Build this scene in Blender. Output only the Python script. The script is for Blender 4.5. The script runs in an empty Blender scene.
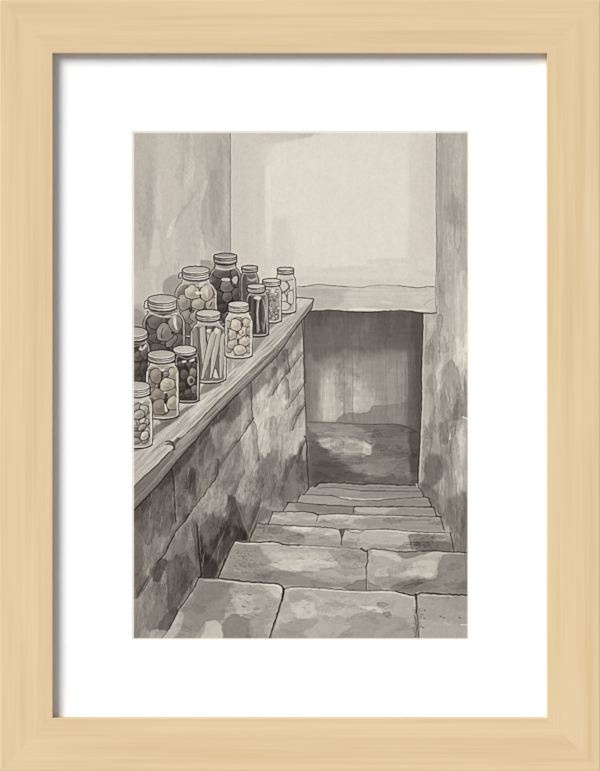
# A framed ink-wash print on a wall: maple picture frame, white bevelled mat, flat printed sheet.
# The picture inside the frame IS flat (ink on paper), so it is built as a flat sheet at its real
# place and size.  Each thing drawn on it is a printed-ink area of its own (a mesh on the sheet).
# 1 mm in the scene = 1 pixel of the photograph.
import bpy, bmesh, math
import numpy as np

rng = np.random.default_rng(7)
scene = bpy.context.scene
MM = 0.001
CZ = 1.5                       # height of the picture's centre above the floor
D_CAM = 4.0                    # camera to the frame's front face

# ------------------------------------------------------------------ helpers
def link(o, parent=None):
    scene.collection.objects.link(o)
    if parent is not None:
        o.parent = parent
    return o

def tag(o, label=None, cat=None, group=None, kind=None):
    if label: o['label'] = label
    if cat: o['category'] = cat
    if group: o['group'] = group
    if kind: o['kind'] = kind
    return o

def srgb(c):
    c = np.asarray(c, float) / 255.0
    return np.where(c <= 0.04045, c / 12.92, ((c + 0.055) / 1.055) ** 2.4)

def new_mat(name):
    m = bpy.data.materials.new(name)
    m.use_nodes = True
    nt = m.node_tree
    b = nt.nodes['Principled BSDF']
    b.inputs['Roughness'].default_value = 0.9
    b.inputs['Specular IOR Level'].default_value = 0.0
    return m, nt, b

def node(nt, typ, **kw):
    n = nt.nodes.new(typ)
    for k, v in kw.items():
        setattr(n, k, v)
    return n

# light level on a wall-facing surface: rendered value = albedo * LIGHT
LIGHT = np.array([1.085, 1.10, 1.125])

# ------------------------------------------------------------------ materials
def wood_material(name, angle, seed):
    m, nt, b = new_mat(name)
    b.inputs['Roughness'].default_value = 0.75
    tc = node(nt, 'ShaderNodeTexCoord')
    mp = node(nt, 'ShaderNodeMapping')
    mp.inputs['Rotation'].default_value = (0, angle, 0)
    mp.inputs['Location'].default_value = (seed * 1.7, 0, seed * 0.9)
    nt.links.new(tc.outputs['Object'], mp.inputs['Vector'])
    sc1 = node(nt, 'ShaderNodeMapping'); sc1.inputs['Scale'].default_value = (3.0, 20.0, 95.0)
    sc2 = node(nt, 'ShaderNodeMapping'); sc2.inputs['Scale'].default_value = (5.0, 30.0, 330.0)
    sc3 = node(nt, 'ShaderNodeMapping'); sc3.inputs['Scale'].default_value = (7.0, 8.0, 26.0)
    outs = []
    for s, det in ((sc1, 3), (sc2, 2), (sc3, 2)):
        nt.links.new(mp.outputs['Vector'], s.inputs['Vector'])
        n = node(nt, 'ShaderNodeTexNoise')
        n.inputs['Scale'].default_value = 1.0
        n.inputs['Detail'].default_value = det
        n.inputs['Distortion'].default_value = 0.35
        nt.links.new(s.outputs['Vector'], n.inputs['Vector'])
        outs.append(n.outputs['Fac'])
    a1 = node(nt, 'ShaderNodeMath', operation='MULTIPLY_ADD'); a1.inputs[1].default_value = 0.55
    a2 = node(nt, 'ShaderNodeMath', operation='MULTIPLY_ADD'); a2.inputs[1].default_value = 0.36
    a3 = node(nt, 'ShaderNodeMath', operation='MULTIPLY'); a3.inputs[1].default_value = 0.18
    nt.links.new(outs[2], a3.inputs[0])
    nt.links.new(outs[1], a2.inputs[0]); nt.links.new(a3.outputs[0], a2.inputs[2])
    nt.links.new(outs[0], a1.inputs[0]); nt.links.new(a2.outputs[0], a1.inputs[2])
    r = node(nt, 'ShaderNodeValToRGB')
    cr = r.color_ramp
    stops = [(0.36, (218, 192, 151)), (0.50, (224, 200, 161)), (0.60, (227, 204, 166)), (0.76, (230, 210, 173))]
    while len(cr.elements) < len(stops):
        cr.elements.new(0.5)
    for e, (p, c) in zip(cr.elements, stops):
        e.position = p
        e.color = (*(srgb(c) / LIGHT), 1)
    nt.links.new(a1.outputs[0], r.inputs['Fac'])
    nt.links.new(r.outputs['Color'], b.inputs['Base Color'])
    bp = node(nt, 'ShaderNodeBump'); bp.inputs['Strength'].default_value = 0.02; bp.inputs['Distance'].default_value = 0.0005
    nt.links.new(outs[1], bp.inputs['Height']); nt.links.new(bp.outputs['Normal'], b.inputs['Normal'])
    return m

def plain_material(name, col, rough=0.9, noise=0.0, scale=400):
    m, nt, b = new_mat(name)
    b.inputs['Roughness'].default_value = rough
    tc = node(nt, 'ShaderNodeTexCoord')
    n = node(nt, 'ShaderNodeTexNoise'); n.inputs['Scale'].default_value = scale; n.inputs['Detail'].default_value = 3
    nt.links.new(tc.outputs['Object'], n.inputs['Vector'])
    r = node(nt, 'ShaderNodeValToRGB')
    c = np.asarray(col, float)
    r.color_ramp.elements[0].position = 0.3; r.color_ramp.elements[0].color = (*(c * (1 - noise)), 1)
    r.color_ramp.elements[1].position = 0.7; r.color_ramp.elements[1].color = (*np.minimum(c * (1 + noise), 0.98), 1)
    nt.links.new(n.outputs['Fac'], r.inputs['Fac'])
    nt.links.new(r.outputs['Color'], b.inputs['Base Color'])
    return m

def ink_material():
    m, nt, b = new_mat('printed_ink_wash')
    b.inputs['Roughness'].default_value = 1.0
    at = node(nt, 'ShaderNodeAttribute'); at.attribute_name = 'ink'
    tc = node(nt, 'ShaderNodeTexCoord')
    n = node(nt, 'ShaderNodeTexNoise'); n.inputs['Scale'].default_value = 520; n.inputs['Detail'].default_value = 2
    nt.links.new(tc.outputs['Object'], n.inputs['Vector'])
    mr = node(nt, 'ShaderNodeMapRange')
    mr.inputs['From Min'].default_value = 0.25; mr.inputs['From Max'].default_value = 0.75
    mr.inputs['To Min'].default_value = 0.955; mr.inputs['To Max'].default_value = 1.045
    nt.links.new(n.outputs['Fac'], mr.inputs['Value'])
    vm = node(nt, 'ShaderNodeVectorMath', operation='SCALE')
    nt.links.new(at.outputs['Color'], vm.inputs[0]); nt.links.new(mr.outputs['Result'], vm.inputs['Scale'])
    nt.links.new(vm.outputs['Vector'], b.inputs['Base Color'])
    return m

M_INK = ink_material()
M_PAPER = plain_material('cotton_paper', srgb((247, 243, 233)) / LIGHT, 1.0, 0.01, 300)
M_MAT = plain_material('white_mat_face', (0.945, 0.945, 0.945), 1.0, 0.006, 500)
M_CORE = plain_material('cream_mat_core', srgb((249, 245, 236)) / LIGHT, 1.0, 0.01, 500)
M_BACK = plain_material('grey_backing_card', (0.35, 0.33, 0.30), 0.95, 0.05, 60)
M_WALL = plain_material('white_wall_paint', (0.80, 0.80, 0.79), 0.9, 0.02, 40)

# ------------------------------------------------------------------ the frame
FRONT = -0.0225                # y of the frame's front face (wall surface at y = 0)
HX, HZ = 0.3012, 0.3868        # outer half size
IX0, IX1 = -0.2473, 0.2472     # sight edges (inner)
IZ0, IZ1 = -0.3325, 0.3323

frame_root = bpy.data.objects.new('picture_frame', None)
frame_root.location = (0, 0, CZ)
frame_root.empty_display_size = 0.05
link(frame_root)
tag(frame_root, 'pale maple picture frame with mitred corners around the white mat', 'picture frame')

def rail(horizontal, side, mat):
    """one mitred rail with a rounded outer arris and a rabbet behind its lip; closed solid"""
    # profile: (t, y)   t = 0 outer edge .. 1 sight edge; absolute offsets are added near the ends
    prof = [('o', 0.0, -0.0005), ('o', 0.0, FRONT + 0.0022), ('o', 0.0004, FRONT + 0.0010), ('o', 0.0011, FRONT + 0.0003),
            ('o', 0.0022, FRONT), ('i', 0.0006, FRONT), ('i', 0.0002, FRONT + 0.0002), ('i', 0.0, FRONT + 0.0006),
            ('i', 0.0, -0.0111), ('i', 0.0060, -0.0111), ('i', 0.0060, -0.0005)]
    bm = bmesh.new()
    ends = []
    for e in (0, 1):
        ring = []
        for kind, off, y in prof:
            if kind == 'o':
                x0, x1, z0, z1 = -HX + off, HX - off, -HZ + off, HZ - off
            else:
                x0, x1, z0, z1 = IX0 - off, IX1 + off, IZ0 - off, IZ1 + off
            if horizontal:
                p = ((x0, x1)[e], y, z1 if side > 0 else z0)
            else:
                p = (x1 if side > 0 else x0, y, (z0, z1)[e])
            ring.append(bm.verts.new(p))
        ends.append(ring)
    n = len(prof)
    for k in range(n):
        bm.faces.new((ends[0][k], ends[0][(k + 1) % n], ends[1][(k + 1) % n], ends[1][k]))
    bm.faces.new(ends[0]); bm.faces.new(list(reversed(ends[1])))
    bmesh.ops.recalc_face_normals(bm, faces=bm.faces)
    me = bpy.data.meshes.new('frame_rail'); bm.to_mesh(me); bm.free()
    me.materials.append(mat)
    return link(bpy.data.objects.new('frame_rail', me), frame_root)

rail(True, 1, wood_material('maple_grain_head', 0.0, 1.0))
rail(False, -1, wood_material('maple_grain_stile', math.pi / 2, 2.3))
rail(False, 1, wood_material('maple_grain_stile_b', math.pi / 2, 4.1))
rail(True, -1, wood_material('maple_grain_foot', 0.0, 5.7))

def box(name, x0, x1, y0, y1, z0, z1, mat, parent=None):
    bm = bmesh.new()
    bmesh.ops.create_cube(bm, size=1)
    for v in bm.verts:
        v.co = ((x0, x1)[v.co.x > 0], (y0, y1)[v.co.y > 0], (z0, z1)[v.co.z > 0])
    bmesh.ops.bevel(bm, geom=bm.edges[:], offset=min(abs(y1 - y0) * 0.2, 0.0004), segments=1, affect='EDGES')
    me = bpy.data.meshes.new(name); bm.to_mesh(me); bm.free()
    me.materials.append(mat)
    return link(bpy.data.objects.new(name, me), parent)

box('backing_board', IX0 - 0.0055, IX1 + 0.0055, -0.0055, -0.0015, IZ0 - 0.0055, IZ1 + 0.0055, M_BACK, frame_root)

# ------------------------------------------------------------------ the mat, window with a bevelled cream core
Y_MAT0, Y_MAT1 = -0.01033, -0.01058
KM = (D_CAM + (FRONT * -1 - 0.0121)) / D_CAM
def px_to_plane(px, py, k):
    return ((px - 300.0) * MM * k, (385.5 - py) * MM * k)
wx0, wz1 = px_to_plane(131.9, 130.9, KM); wx1, wz0 = px_to_plane(469.2, 640.1, KM)
BEV = 0.0003
bm = bmesh.new()
def ringv(x0, x1, z0, z1, y):
    return [bm.verts.new(p) for p in ((x0, y, z0), (x1, y, z0), (x1, y, z1), (x0, y, z1))]
ox0, ox1, oz0, oz1 = IX0 - 0.0050, IX1 + 0.0050, IZ0 - 0.0050, IZ1 + 0.0050
fo, fi = ringv(ox0, ox1, oz0, oz1, Y_MAT1), ringv(wx0, wx1, wz0, wz1, Y_MAT1)
bo, bi = ringv(ox0, ox1, oz0, oz1, Y_MAT0), ringv(wx0 + BEV, wx1 - BEV, wz0 + BEV, wz1 - BEV, Y_MAT0)
core_faces = []
for k in range(4):
    j = (k + 1) % 4
    bm.faces.new((fo[k], fo[j], fi[j], fi[k]))
    bm.faces.new((bo[k], bo[j], bi[j], bi[k]))
    bm.faces.new((fo[k], fo[j], bo[j], bo[k]))
    core_faces.append((k, j))
bmesh.ops.recalc_face_normals(bm, faces=bm.faces)
me = bpy.data.meshes.new('mat_board'); bm.to_mesh(me); bm.free()
me.materials.append(M_MAT)
mat_o = link(bpy.data.objects.new('mat_board', me)); mat_o.location = (0, 0, CZ)
tag(mat_o, 'wide white mat board with a cut window, inside the wooden frame', 'mat board')
bm = bmesh.new()
fi, bi = ringv(wx0, wx1, wz0, wz1, Y_MAT1), ringv(wx0 + BEV, wx1 - BEV, wz0 + BEV, wz1 - BEV, Y_MAT0)
for k, j in core_faces:
    bm.faces.new((fi[k], fi[j], bi[j], bi[k]))
bmesh.ops.recalc_face_normals(bm, faces=bm.faces)
for f in bm.faces:
    if f.normal.y > 0: f.normal_flip()
me = bpy.data.meshes.new('bevelled_core'); bm.to_mesh(me); bm.free()
me.materials.append(M_CORE)
core = link(bpy.data.objects.new('bevelled_core', me), mat_o)
core['label'] = 'cream bevelled edge of the mat window'

# ================================================================== the printed picture
S = 2.0                                     # ink samples per mm
X0, Y0, X1, Y1 = 133.6, 132.5, 467.6, 638.5
NX, NY = int((X1 - X0) * S), int((Y1 - Y0) * S)
GX, GY = np.meshgrid(X0 + np.arange(NX + 1) / S, Y0 + np.arange(NY + 1) / S)
RGB = np.zeros((NY + 1, NX + 1, 3)) + np.array([118, 112, 104.0])
IDS = np.zeros((NY + 1, NX + 1), int)
CLIP = np.ones((NY + 1, NX + 1))
PARTS = [None]                              # id -> (name, label, parent id)

_tab = rng.random(65536)
def lattice(ix, iy, seed):
    h = (ix.astype(np.int64) * 374761393 + iy.astype(np.int64) * 668265263 + int(seed) * 974634777) & 0xFFFFFFFF
    h = ((h ^ (h >> 13)) * 1274126177) & 0xFFFFFFFF
    return _tab[(h ^ (h >> 16)) & 65535]
def vnoise(x, y, seed):
    ix, iy = np.floor(x), np.floor(y)
    fx, fy = x - ix, y - iy
    fx, fy = fx * fx * (3 - 2 * fx), fy * fy * (3 - 2 * fy)
    a, b = lattice(ix, iy, seed), lattice(ix + 1, iy, seed)
    c, d = lattice(ix, iy + 1, seed), lattice(ix + 1, iy + 1, seed)
    return ((a + (b - a) * fx) * (1 - fy) + (c + (d - c) * fx) * fy) * 2 - 1
def fbm(x, y, seed, octaves=3, gain=0.5):
    s, amp, tot = 0, 1.0, 0
    for o in range(octaves):
        s = s + amp * vnoise(x * 2 ** o + 17.3 * o, y * 2 ** o + 9.1 * o, seed + o * 31)
        tot += amp; amp *= gain
    return s / tot
def sstep(a, b, x):
    t = np.clip((x - a) / (b - a), 0, 1)
    return t * t * (3 - 2 * t)

ANI = [1.0, 1.0]        # how far ragged brush edges run along x and along y
FSC = [0.8]
def T(v, warm=0.0):
    """grey ink tone v as sRGB; warm > 0 towards ochre"""
    return np.array([v + 4 + 0.02 * v * warm, v - 1.8 - 0.01 * v * warm, v - 4 - 0.030 * v - 0.10 * v * warm])

def spline(pts, closed=False, n=6):
    p = np.asarray(pts, float)
    if len(p) < 3: return p
    out = []
    m = len(p)
    for i in range(m if closed else m - 1):
        if closed: a, b, c, d = p[(i - 1) % m], p[i], p[(i + 1) % m], p[(i + 2) % m]
        else: a, b, c, d = p[max(i - 1, 0)], p[i], p[i + 1], p[min(i + 2, m - 1)]
        for t in np.arange(n) / n:
            out.append(0.5 * ((2 * b) + (c - a) * t + (2 * a - 5 * b + 4 * c - d) * t * t + (3 * b - a - 3 * c + d) * t ** 3))
    if not closed: out.append(p[-1])
    return np.array(out)

def window(p, pad):
    x0, y0 = p.min(0) - pad; x1, y1 = p.max(0) + pad
    i0, i1 = max(0, int((x0 - X0) * S)), min(NX + 1, int((x1 - X0) * S) + 2)
    j0, j1 = max(0, int((y0 - Y0) * S)), min(NY + 1, int((y1 - Y0) * S) + 2)
    return (slice(j0, max(j1, j0)), slice(i0, max(i1, i0)))

def sdist(p, w):
    """signed distance (inside positive) to the closed polygon p over window w"""
    x, y = GX[w], GY[w]
    d = np.full(x.shape, 1e9); inside = np.zeros(x.shape, bool)
    m = len(p)
    for i in range(m):
        (ax, ay), (bx, by) = p[i], p[(i + 1) % m]
        ex, ey = bx - ax, by - ay
        L = ex * ex + ey * ey
        if L < 1e-12: continue
        t = np.clip(((x - ax) * ex + (y - ay) * ey) / L, 0, 1)
        d = np.minimum(d, (x - ax - t * ex) ** 2 + (y - ay - t * ey) ** 2)
        if ay != by:
            c = (ay > y) != (by > y)
            inside ^= c & (x < (bx - ax) * (y - ay) / (by - ay) + ax)
    d = np.sqrt(d)
    return np.where(inside, d, -d)

_seed = [100]
def nseed():
    _seed[0] += 13
    return _seed[0]

def area(name, pts, label=None, parent=0, smooth=False):
    """start a printed area of its own: later washes are clipped to it"""
    PARTS.append((name, label, parent))
    k = len(PARTS) - 1
    if pts is not None:
        p = spline(pts, True) if smooth else np.asarray(pts, float)
        w = window(p, 2)
        sd = sdist(p, w)
        IDS[w][sd > 0] = k
        CLIP[:] = 0
        CLIP[w] = sstep(-0.45, 0.45, sd)
    return k

def subarea(name, sd, w, label, parent):
    PARTS.append((name, label, parent))
    k = len(PARTS) - 1
    IDS[w][sd > 0] = k
    CLIP[:] = 0
    CLIP[w] = sstep(-0.45, 0.45, sd)
    return k

def unclip(): CLIP[:] = 1

def comp(w, m, col):
    m = (m * CLIP[w])[..., None]
    RGB[w] = RGB[w] * (1 - m) + np.asarray(col, float) * m

def wash(pts, col, a=1.0, feather=0.5, warp=0.0, scale=7.0, edge=0.0, smooth=True, mult=None):
    """one brush area; feather = softness (mm), warp = raggedness, edge = dark drying rim"""
    p = spline(pts, True) if smooth else np.asarray(pts, float)
    if feather > 1: feather = 1 + (feather - 1) * FSC[0]
    if warp > .9: warp = warp * 2.3
    scale = min(scale, max(2.2, float(np.ptp(p, 0).min()) * 0.42))
    w = window(p, feather + warp + 1)
    if RGB[w].size == 0: return
    sd = sdist(p, w)
    if warp:
        s = nseed()
        sd = sd + warp * fbm(GX[w] / (scale * ANI[0]), GY[w] / (scale * ANI[1]), s, 4, 0.65)
    m = sstep(-feather, feather, sd) * a
    if mult is not None:
        e = np.exp(-((sd - 0.5) / 0.55) ** 2) * edge
        RGB[w] = RGB[w] * (1 + ((mult - 1) * m - e * m)[..., None] * CLIP[w][..., None])
        return
    if np.isscalar(col): col = T(col)
    comp(w, m, col)
    if edge:
        e = np.exp(-((sd - 0.7) / 0.7) ** 2) * edge
        comp(w, e, np.asarray(col, float) * 0.55)

def ell(cx, cy, rx, ry, rot=0.0, n=20, a0=0.0, a1=2 * math.pi):
    t = np.linspace(a0, a1, n, endpoint=(a1 - a0) < 6.28)
    x, y = rx * np.cos(t), ry * np.sin(t)
    c, s = math.cos(rot), math.sin(rot)
    return np.stack([cx + x * c - y * s, cy + x * s + y * c], 1)

def line(pts, width=0.8, col=48, a=0.85, soft=0.45, smooth=True, taper=0.0, wob=0.25):
    p = spline(pts, False) if smooth else np.asarray(pts, float)
    w = window(p, width + soft + 2)
    if RGB[w].size == 0: return
    x, y = GX[w], GY[w]
    if wob:
        s = nseed()
        x = x + wob * vnoise(GX[w] / 3.1, GY[w] / 3.1, s); y = y + wob * vnoise(GX[w] / 3.1, GY[w] / 3.1, s + 5)
    seg = np.hypot(*np.diff(p, axis=0).T); cum = np.concatenate([[0], np.cumsum(seg)]); tot = max(cum[-1], 1e-6)
    cov = np.zeros(x.shape)
    ws = nseed()
    for i in range(len(p) - 1):
        (ax, ay), (bx, by) = p[i], p[i + 1]
        ex, ey = bx - ax, by - ay
        L = ex * ex + ey * ey
        if L < 1e-12: continue
        t = np.clip(((x - ax) * ex + (y - ay) * ey) / L, 0, 1)
        d = np.hypot(x - ax - t * ex, y - ay - t * ey)
        u = (cum[i] + t * seg[i]) / tot
        wd = width * 0.5 * (1 - taper * (2 * np.abs(u - 0.5)) ** 2)
        cov = np.maximum(cov, 1 - sstep(wd - soft * 0.5, wd + soft, d))
    if wob:
        cov = cov * (0.82 + 0.18 * vnoise(x / 2.3, y / 2.3, ws))
    comp(w, cov * a, T(col) if np.isscalar(col) else col)

def streaks(amp, lx, ly, ang=0.0, octaves=3, sharp=1.0):
    """brush streaks along direction ang (0 = vertical) inside the current area"""
    c, s = math.cos(ang), math.sin(ang)
    u = GX * c + GY * s; v = -GX * s + GY * c
    n = fbm(u / lx, v / ly, nseed(), octaves, 0.6)
    n = np.sign(n) * np.abs(n) ** sharp
    RGB[:] = RGB * (1 + (amp * n * CLIP)[..., None])

def pools(amp, lx, ly, th=0.1, soft=0.03, edge=0.12, ang=0.0):
    """watercolour pools: hard-edged tone steps with a dark rim"""
    c, s = math.cos(ang), math.sin(ang)
    u = GX * c + GY * s; v = -GX * s + GY * c
    n = fbm(u / lx, v / ly, nseed(), 4, 0.5)
    m = sstep(th - soft, th + soft, n) * amp + np.exp(-((n - th - soft) / 0.03) ** 2) * edge
    RGB[:] = RGB * (1 - (m * CLIP)[..., None])

def tongues(box, n, wr, hr, ar, ang=0.0, dark=0.6, edge=0.10, jit=0.12):
    """many small overlapping brush dabs with ragged, rimmed ends inside the current area"""
    for _ in range(n):
        x, y = rng.uniform(box[0], box[2]), rng.uniform(box[1], box[3])
        hw, hh = rng.uniform(*wr) / 2, rng.uniform(*hr) / 2
        q = ell(0, 0, hw, hh, 0, 10)
        q[:, 0] *= 1 + 0.25 * q[:, 1] / hh * rng.choice([-1, 1])
        t = ang + rng.normal(0, jit); c, s_ = math.cos(t), math.sin(t)
        q = np.stack([x + q[:, 0] * c - q[:, 1] * s_, y + q[:, 0] * s_ + q[:, 1] * c], 1)
        amt = rng.uniform(*ar)
        m = 1 - amt if rng.random() < dark else 1 + amt * .9
        wash(q, 0, 1, .55, min(hw, hh) * .45 + .3, max(2.0, min(hw, hh) * 1.1), edge, True, m)

def joint(pts, wd, col=56, a=.8, soft=.5):
    """ink joint between two stones: a shaded lip on one side, a pale chipped edge on the other"""
    q = np.asarray(pts, float)
    band = np.vstack([q + [-4.5, 1.0], (q + [0.2, 0])[::-1]])
    wash(band, 0, 1, 1.6, 1.2, 4, 0.0, True, .84)
    line(q + [1.5, 0.3], .8, 182, .26, .5, taper=.8, wob=.6)
    line(q, wd, col, a, soft, wob=.5)

def contrast(f, pivot):
    p = T(pivot)
    RGB[:] = RGB + ((RGB - p) * (f - 1)) * CLIP[..., None]
    np.clip(RGB, 20, 250, out=RGB)

def blob(cx, cy, rx, ry, tone, rot=0.0, warm=0.0, ink=0.88, lw=0.8, shade=0.22, inkcol=40):
    rx, ry = rx * 1.12, ry * 1.12
    tone *= .94; warm = warm * 1.7 + .03
    p = ell(cx, cy, rx, ry, rot, 11)
    p = p + rng.normal(0, 0.075 * min(rx, ry), p.shape)
    p = spline(p, True, 3)
    wash(p, T(tone, warm), 1.0, 0.5)
    wash(ell(cx + rx * .25, cy + ry * .3, rx * .7, ry * .65, rot), T(tone * (1 - shade), warm), 0.65, rx * .4)
    wash(ell(cx - rx * .25, cy - ry * .3, rx * .45, ry * .4, rot), T(min(tone * 1.13, 235), warm), 0.7, rx * .3)
    if ink: line(np.vstack([p, p[:1]]), lw, inkcol, ink, 0.4)

exec_parts = []
# ---- walls ---------------------------------------------------------
ANI[:] = [.55, 1.7]
LW = area('painted_plaster_wall', [(130, 129), (230.2, 129), (230.2, 290), (262, 300), (250, 320), (200, 372), (130, 440)],
          'streaky warm grey plaster wall drawn behind the jars')
wash([(120, 120), (250, 120), (270, 300), (200, 400), (120, 450)], T(190, .12), 1, 1, smooth=False)
streaks(0.030, 5, 70); streaks(0.022, 1.2, 60)
wash([(140, 133), (156, 140), (160, 190), (150, 240), (143, 262), (134, 265), (134, 133)], T(180, .1), .6, 7, 2)
wash([(133, 140), (139, 138), (139, 230), (142, 250), (133, 270)], T(180, .18), .55, 2.5, 1)
wash([(148, 150), (153, 160), (155, 200), (152, 236), (146, 240), (145, 200)], T(166), .45, 4, 2)
wash([(158, 145), (176, 142), (186, 170), (186, 190), (172, 215), (158, 222), (156, 190)], T(195, .12), .6, 7, 2)
wash([(204, 135), (230, 133), (230, 250), (215, 248), (203, 232), (201, 205), (207, 180), (205, 150)], T(170), .6, 2.2, 1.5, 9)
wash([(212, 165), (218, 165), (219, 215), (213, 225), (210, 200)], T(158, -.1), .4, 3, 1.5)
wash([(218, 150), (222, 150), (223, 240), (219, 240)], T(160), .35, 2, 1)
wash([(186, 135), (204, 140), (206, 165), (200, 190), (192, 195), (190, 170)], T(184, .1), .6, 3, 2)
wash([(202, 186), (206.5, 180), (206, 190), (202, 205), (201, 225), (199.5, 222), (200, 200)], T(203, .12), .75, .8, .6)
wash([(178, 214), (188, 200), (195, 194), (190, 207), (181, 218), (172, 228)], T(170), .6, 2, 1.6)
wash([(170, 224), (177, 216), (174, 226), (170, 236), (167, 237)], T(206, .12), .75, 1, .6)
wash([(158, 236), (170, 238), (184, 214), (199, 200), (200, 240), (196, 262), (160, 268)], T(188), .5, 3, 2)
wash([(153, 232), (159, 232), (160, 262), (151, 266), (150, 255)], T(205, .1), .6, 1.6, 1)
wash([(201, 238), (204, 236), (206, 252), (203, 262), (200, 256)], T(203, .12), .5, 1.2, .6)
wash([(202, 232), (204.5, 230), (207, 248), (204.5, 248)], T(165), .5, 1.0, .6)
wash([(149, 230), (152, 228), (151, 250), (146, 266), (143, 268)], T(172), .5, 1.5, 1)
tongues((134, 135, 230, 300), 26, (5, 14), (30, 80), (.01, .045), 0, .5, .02, .06)
line([(182.5, 131), (183, 150), (182.6, 190)], .7, 165, .35, .8)
line([(190.6, 150), (191, 194)], .6, 165, .4, .5)
line([(201.5, 200), (201, 228)], .6, 160, .5, .5)
line([(217.5, 135), (217, 175)], 1.0, 160, .4, .8)
# soft shades of the jars on the plaster
wash([(164, 300), (163, 284), (170, 276), (179, 275), (186, 284), (180, 306), (166, 312)], T(150), .8, 1.0, .8)
wash([(200, 262), (206, 260), (213, 263), (214, 276), (206, 280)], T(152), .8, .9, .5)
wash([(133, 312), (139, 310), (146, 318), (148, 340), (133, 345)], T(142), .85, 1.2, .8)
wash([(133, 306), (141, 304), (146, 312), (140, 316), (133, 316)], T(160), .5, 1.8, .8)
wash([(142, 336), (150, 350), (145, 420), (133, 440), (133, 335)], T(110), .8, 2)
wash([(182, 312), (196, 322), (192, 352), (186, 372), (178, 356)], T(92), .9, 1.2)
wash([(212, 285), (228, 285), (232, 320), (224, 345), (216, 330)], T(74, -.1), .95, 1.2)
wash([(240, 285), (250, 285), (250, 320), (244, 330), (238, 310)], T(95), .9, 1.2)
wash([(166, 320), (174, 310), (178, 322), (172, 340)], T(120), .6, 1.2)

BW = area('painted_upper_wall', [(230.2, 129), (436.7, 129), (436.8, 287.2), (418, 287.5), (400, 285.8), (375, 285.5), (360, 287.2), (345, 286.4), (330, 285.4), (318, 284.6), (300, 286.5), (290, 300), (230.2, 300)],
          'pale cream plaster wall drawn above the lintel')
wash([(220, 120), (450, 120), (450, 310), (220, 310)], T(214, .05), 1, 1, smooth=False)
wash([(228, 125), (300, 125), (268, 150), (262, 200), (268, 262), (262, 300), (226, 300)], T(203, .1), .85, 12, 4, 20)
wash([(228, 128), (252, 128), (250, 200), (252, 290), (226, 290)], T(196, .1), .55, 9, 3, 20)
wash([(258, 172), (266, 170), (267, 206), (262, 240), (256, 225)], T(196), .35, 4, 3)
wash([(272, 222), (282, 216), (290, 228), (294, 248), (292, 266), (276, 268), (270, 250)], T(203), .6, 2.0, 2)
wash([(265, 175), (270, 172), (271, 235), (266, 236)], T(222, .03), .7, 1.2, .7)
wash([(272, 150), (300, 146), (302, 190), (300, 210), (276, 215)], T(219, .02), .7, 5, 3)
wash([(230, 131), (318, 131), (300, 139), (270, 143), (250, 141), (232, 140)], T(200, .2), .75, 1.3, 1.2)
wash([(262, 133), (312, 132), (304, 138), (278, 140)], T(190, .2), .45, 2, 1)
wash([(299, 136), (306, 133), (318, 131), (309, 137)], T(184, .2), .5, 1.0, .5)
wash([(300, 150), (390, 140), (408, 170), (404, 255), (350, 268), (305, 262), (296, 210)], T(219, .02), .7, 14, 5, 20)
wash([(410, 136), (436, 133), (437, 285), (410, 284), (409.5, 200)], T(206, .1), .8, 1.6, .8, 12)
wash([(420, 150), (436, 145), (436, 250), (424, 240)], T(199, .14), .5, 5, 2)
wash([(366, 262), (374, 258.5), (404, 258), (407, 250), (412, 250), (420, 270), (412, 268), (404, 263), (380, 265)], T(206, .05), .8, 1.0, .8)
wash([(300, 268), (350, 266), (410, 264), (436, 262), (437, 284), (300, 283)], T(208, .05), .75, 2.2, 1.2)
wash([(316, 270), (360, 266), (366, 270), (320, 273)], T(202, .04), .5, 1.2, .6)
wash([(417, 270), (436, 272), (436, 277), (420, 275)], T(194, .08), .5, 2.0, 1)
wash([(300, 277), (360, 279), (436, 280), (436, 286), (300, 286)], T(199, .06), .5, 2.0, .8)
streaks(0.008, 5, 60); streaks(0.005, 40, 7)
unclip()
line([(230.2, 131), (230.6, 170), (230.3, 215), (230.6, 254)], .9, 112, .75, .45)
line([(231.6, 131), (231.8, 254)], .8, 222, .35, .5)
line([(228.6, 150), (228.8, 240)], .9, 150, .45, .8)

FSC[0] = 1.5
RW = area('painted_side_wall', [(436.7, 129), (470, 129), (470, 553), (453.5, 552.3), (450.6, 533), (444, 531.5), (441, 517), (436, 516), (434, 508.3), (430.8, 507), (429, 498.7), (424, 496), (418.3, 486),
          (419.5, 450), (421.5, 395), (422.5, 340), (423.4, 311.8), (437, 312)],
          'stained grey plaster wall drawn at the right of the stairs')
wash([(410, 120), (480, 120), (480, 570), (410, 570)], T(178, .04), 1, 1, smooth=False)
wash([(436, 131), (468, 131), (468, 195), (437, 196)], T(172, .12), .8, 8, 3)
wash([(438, 150), (446, 146), (450, 190), (446, 240), (438, 250)], T(164, .05), .6, 3.5, 2)
wash([(452, 134), (460, 134), (461, 185), (455, 195)], T(190, .06), .55, 3, 1.5)
wash([(443, 205), (460, 200), (467, 216), (461, 228), (446, 222)], T(152, .1), .6, 4, 2)
wash([(462, 180), (468, 180), (468, 300), (464, 290)], T(172, .12), .7, 1.5, 1)
wash([(438, 235), (448, 228), (452, 250), (446, 290), (438, 296)], T(172), .6, 2.5, 1.5)
wash([(449, 236), (456, 240), (461, 265), (462, 300), (452, 296), (449, 265)], T(186, .02), .8, 1.2, 1.0)
wash([(437, 300), (458, 298), (458, 365), (449, 360), (441, 345), (438, 325)], T(190, .04), .75, 2.5, 2)
wash([(457, 282), (468, 282), (468, 392), (461, 388), (457, 360)], T(200, .12), .7, 1.0, .8)
wash([(424, 314), (436, 314), (441, 330), (440, 370), (436, 400), (422, 400)], T(164), .75, 2.0, 2)
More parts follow.
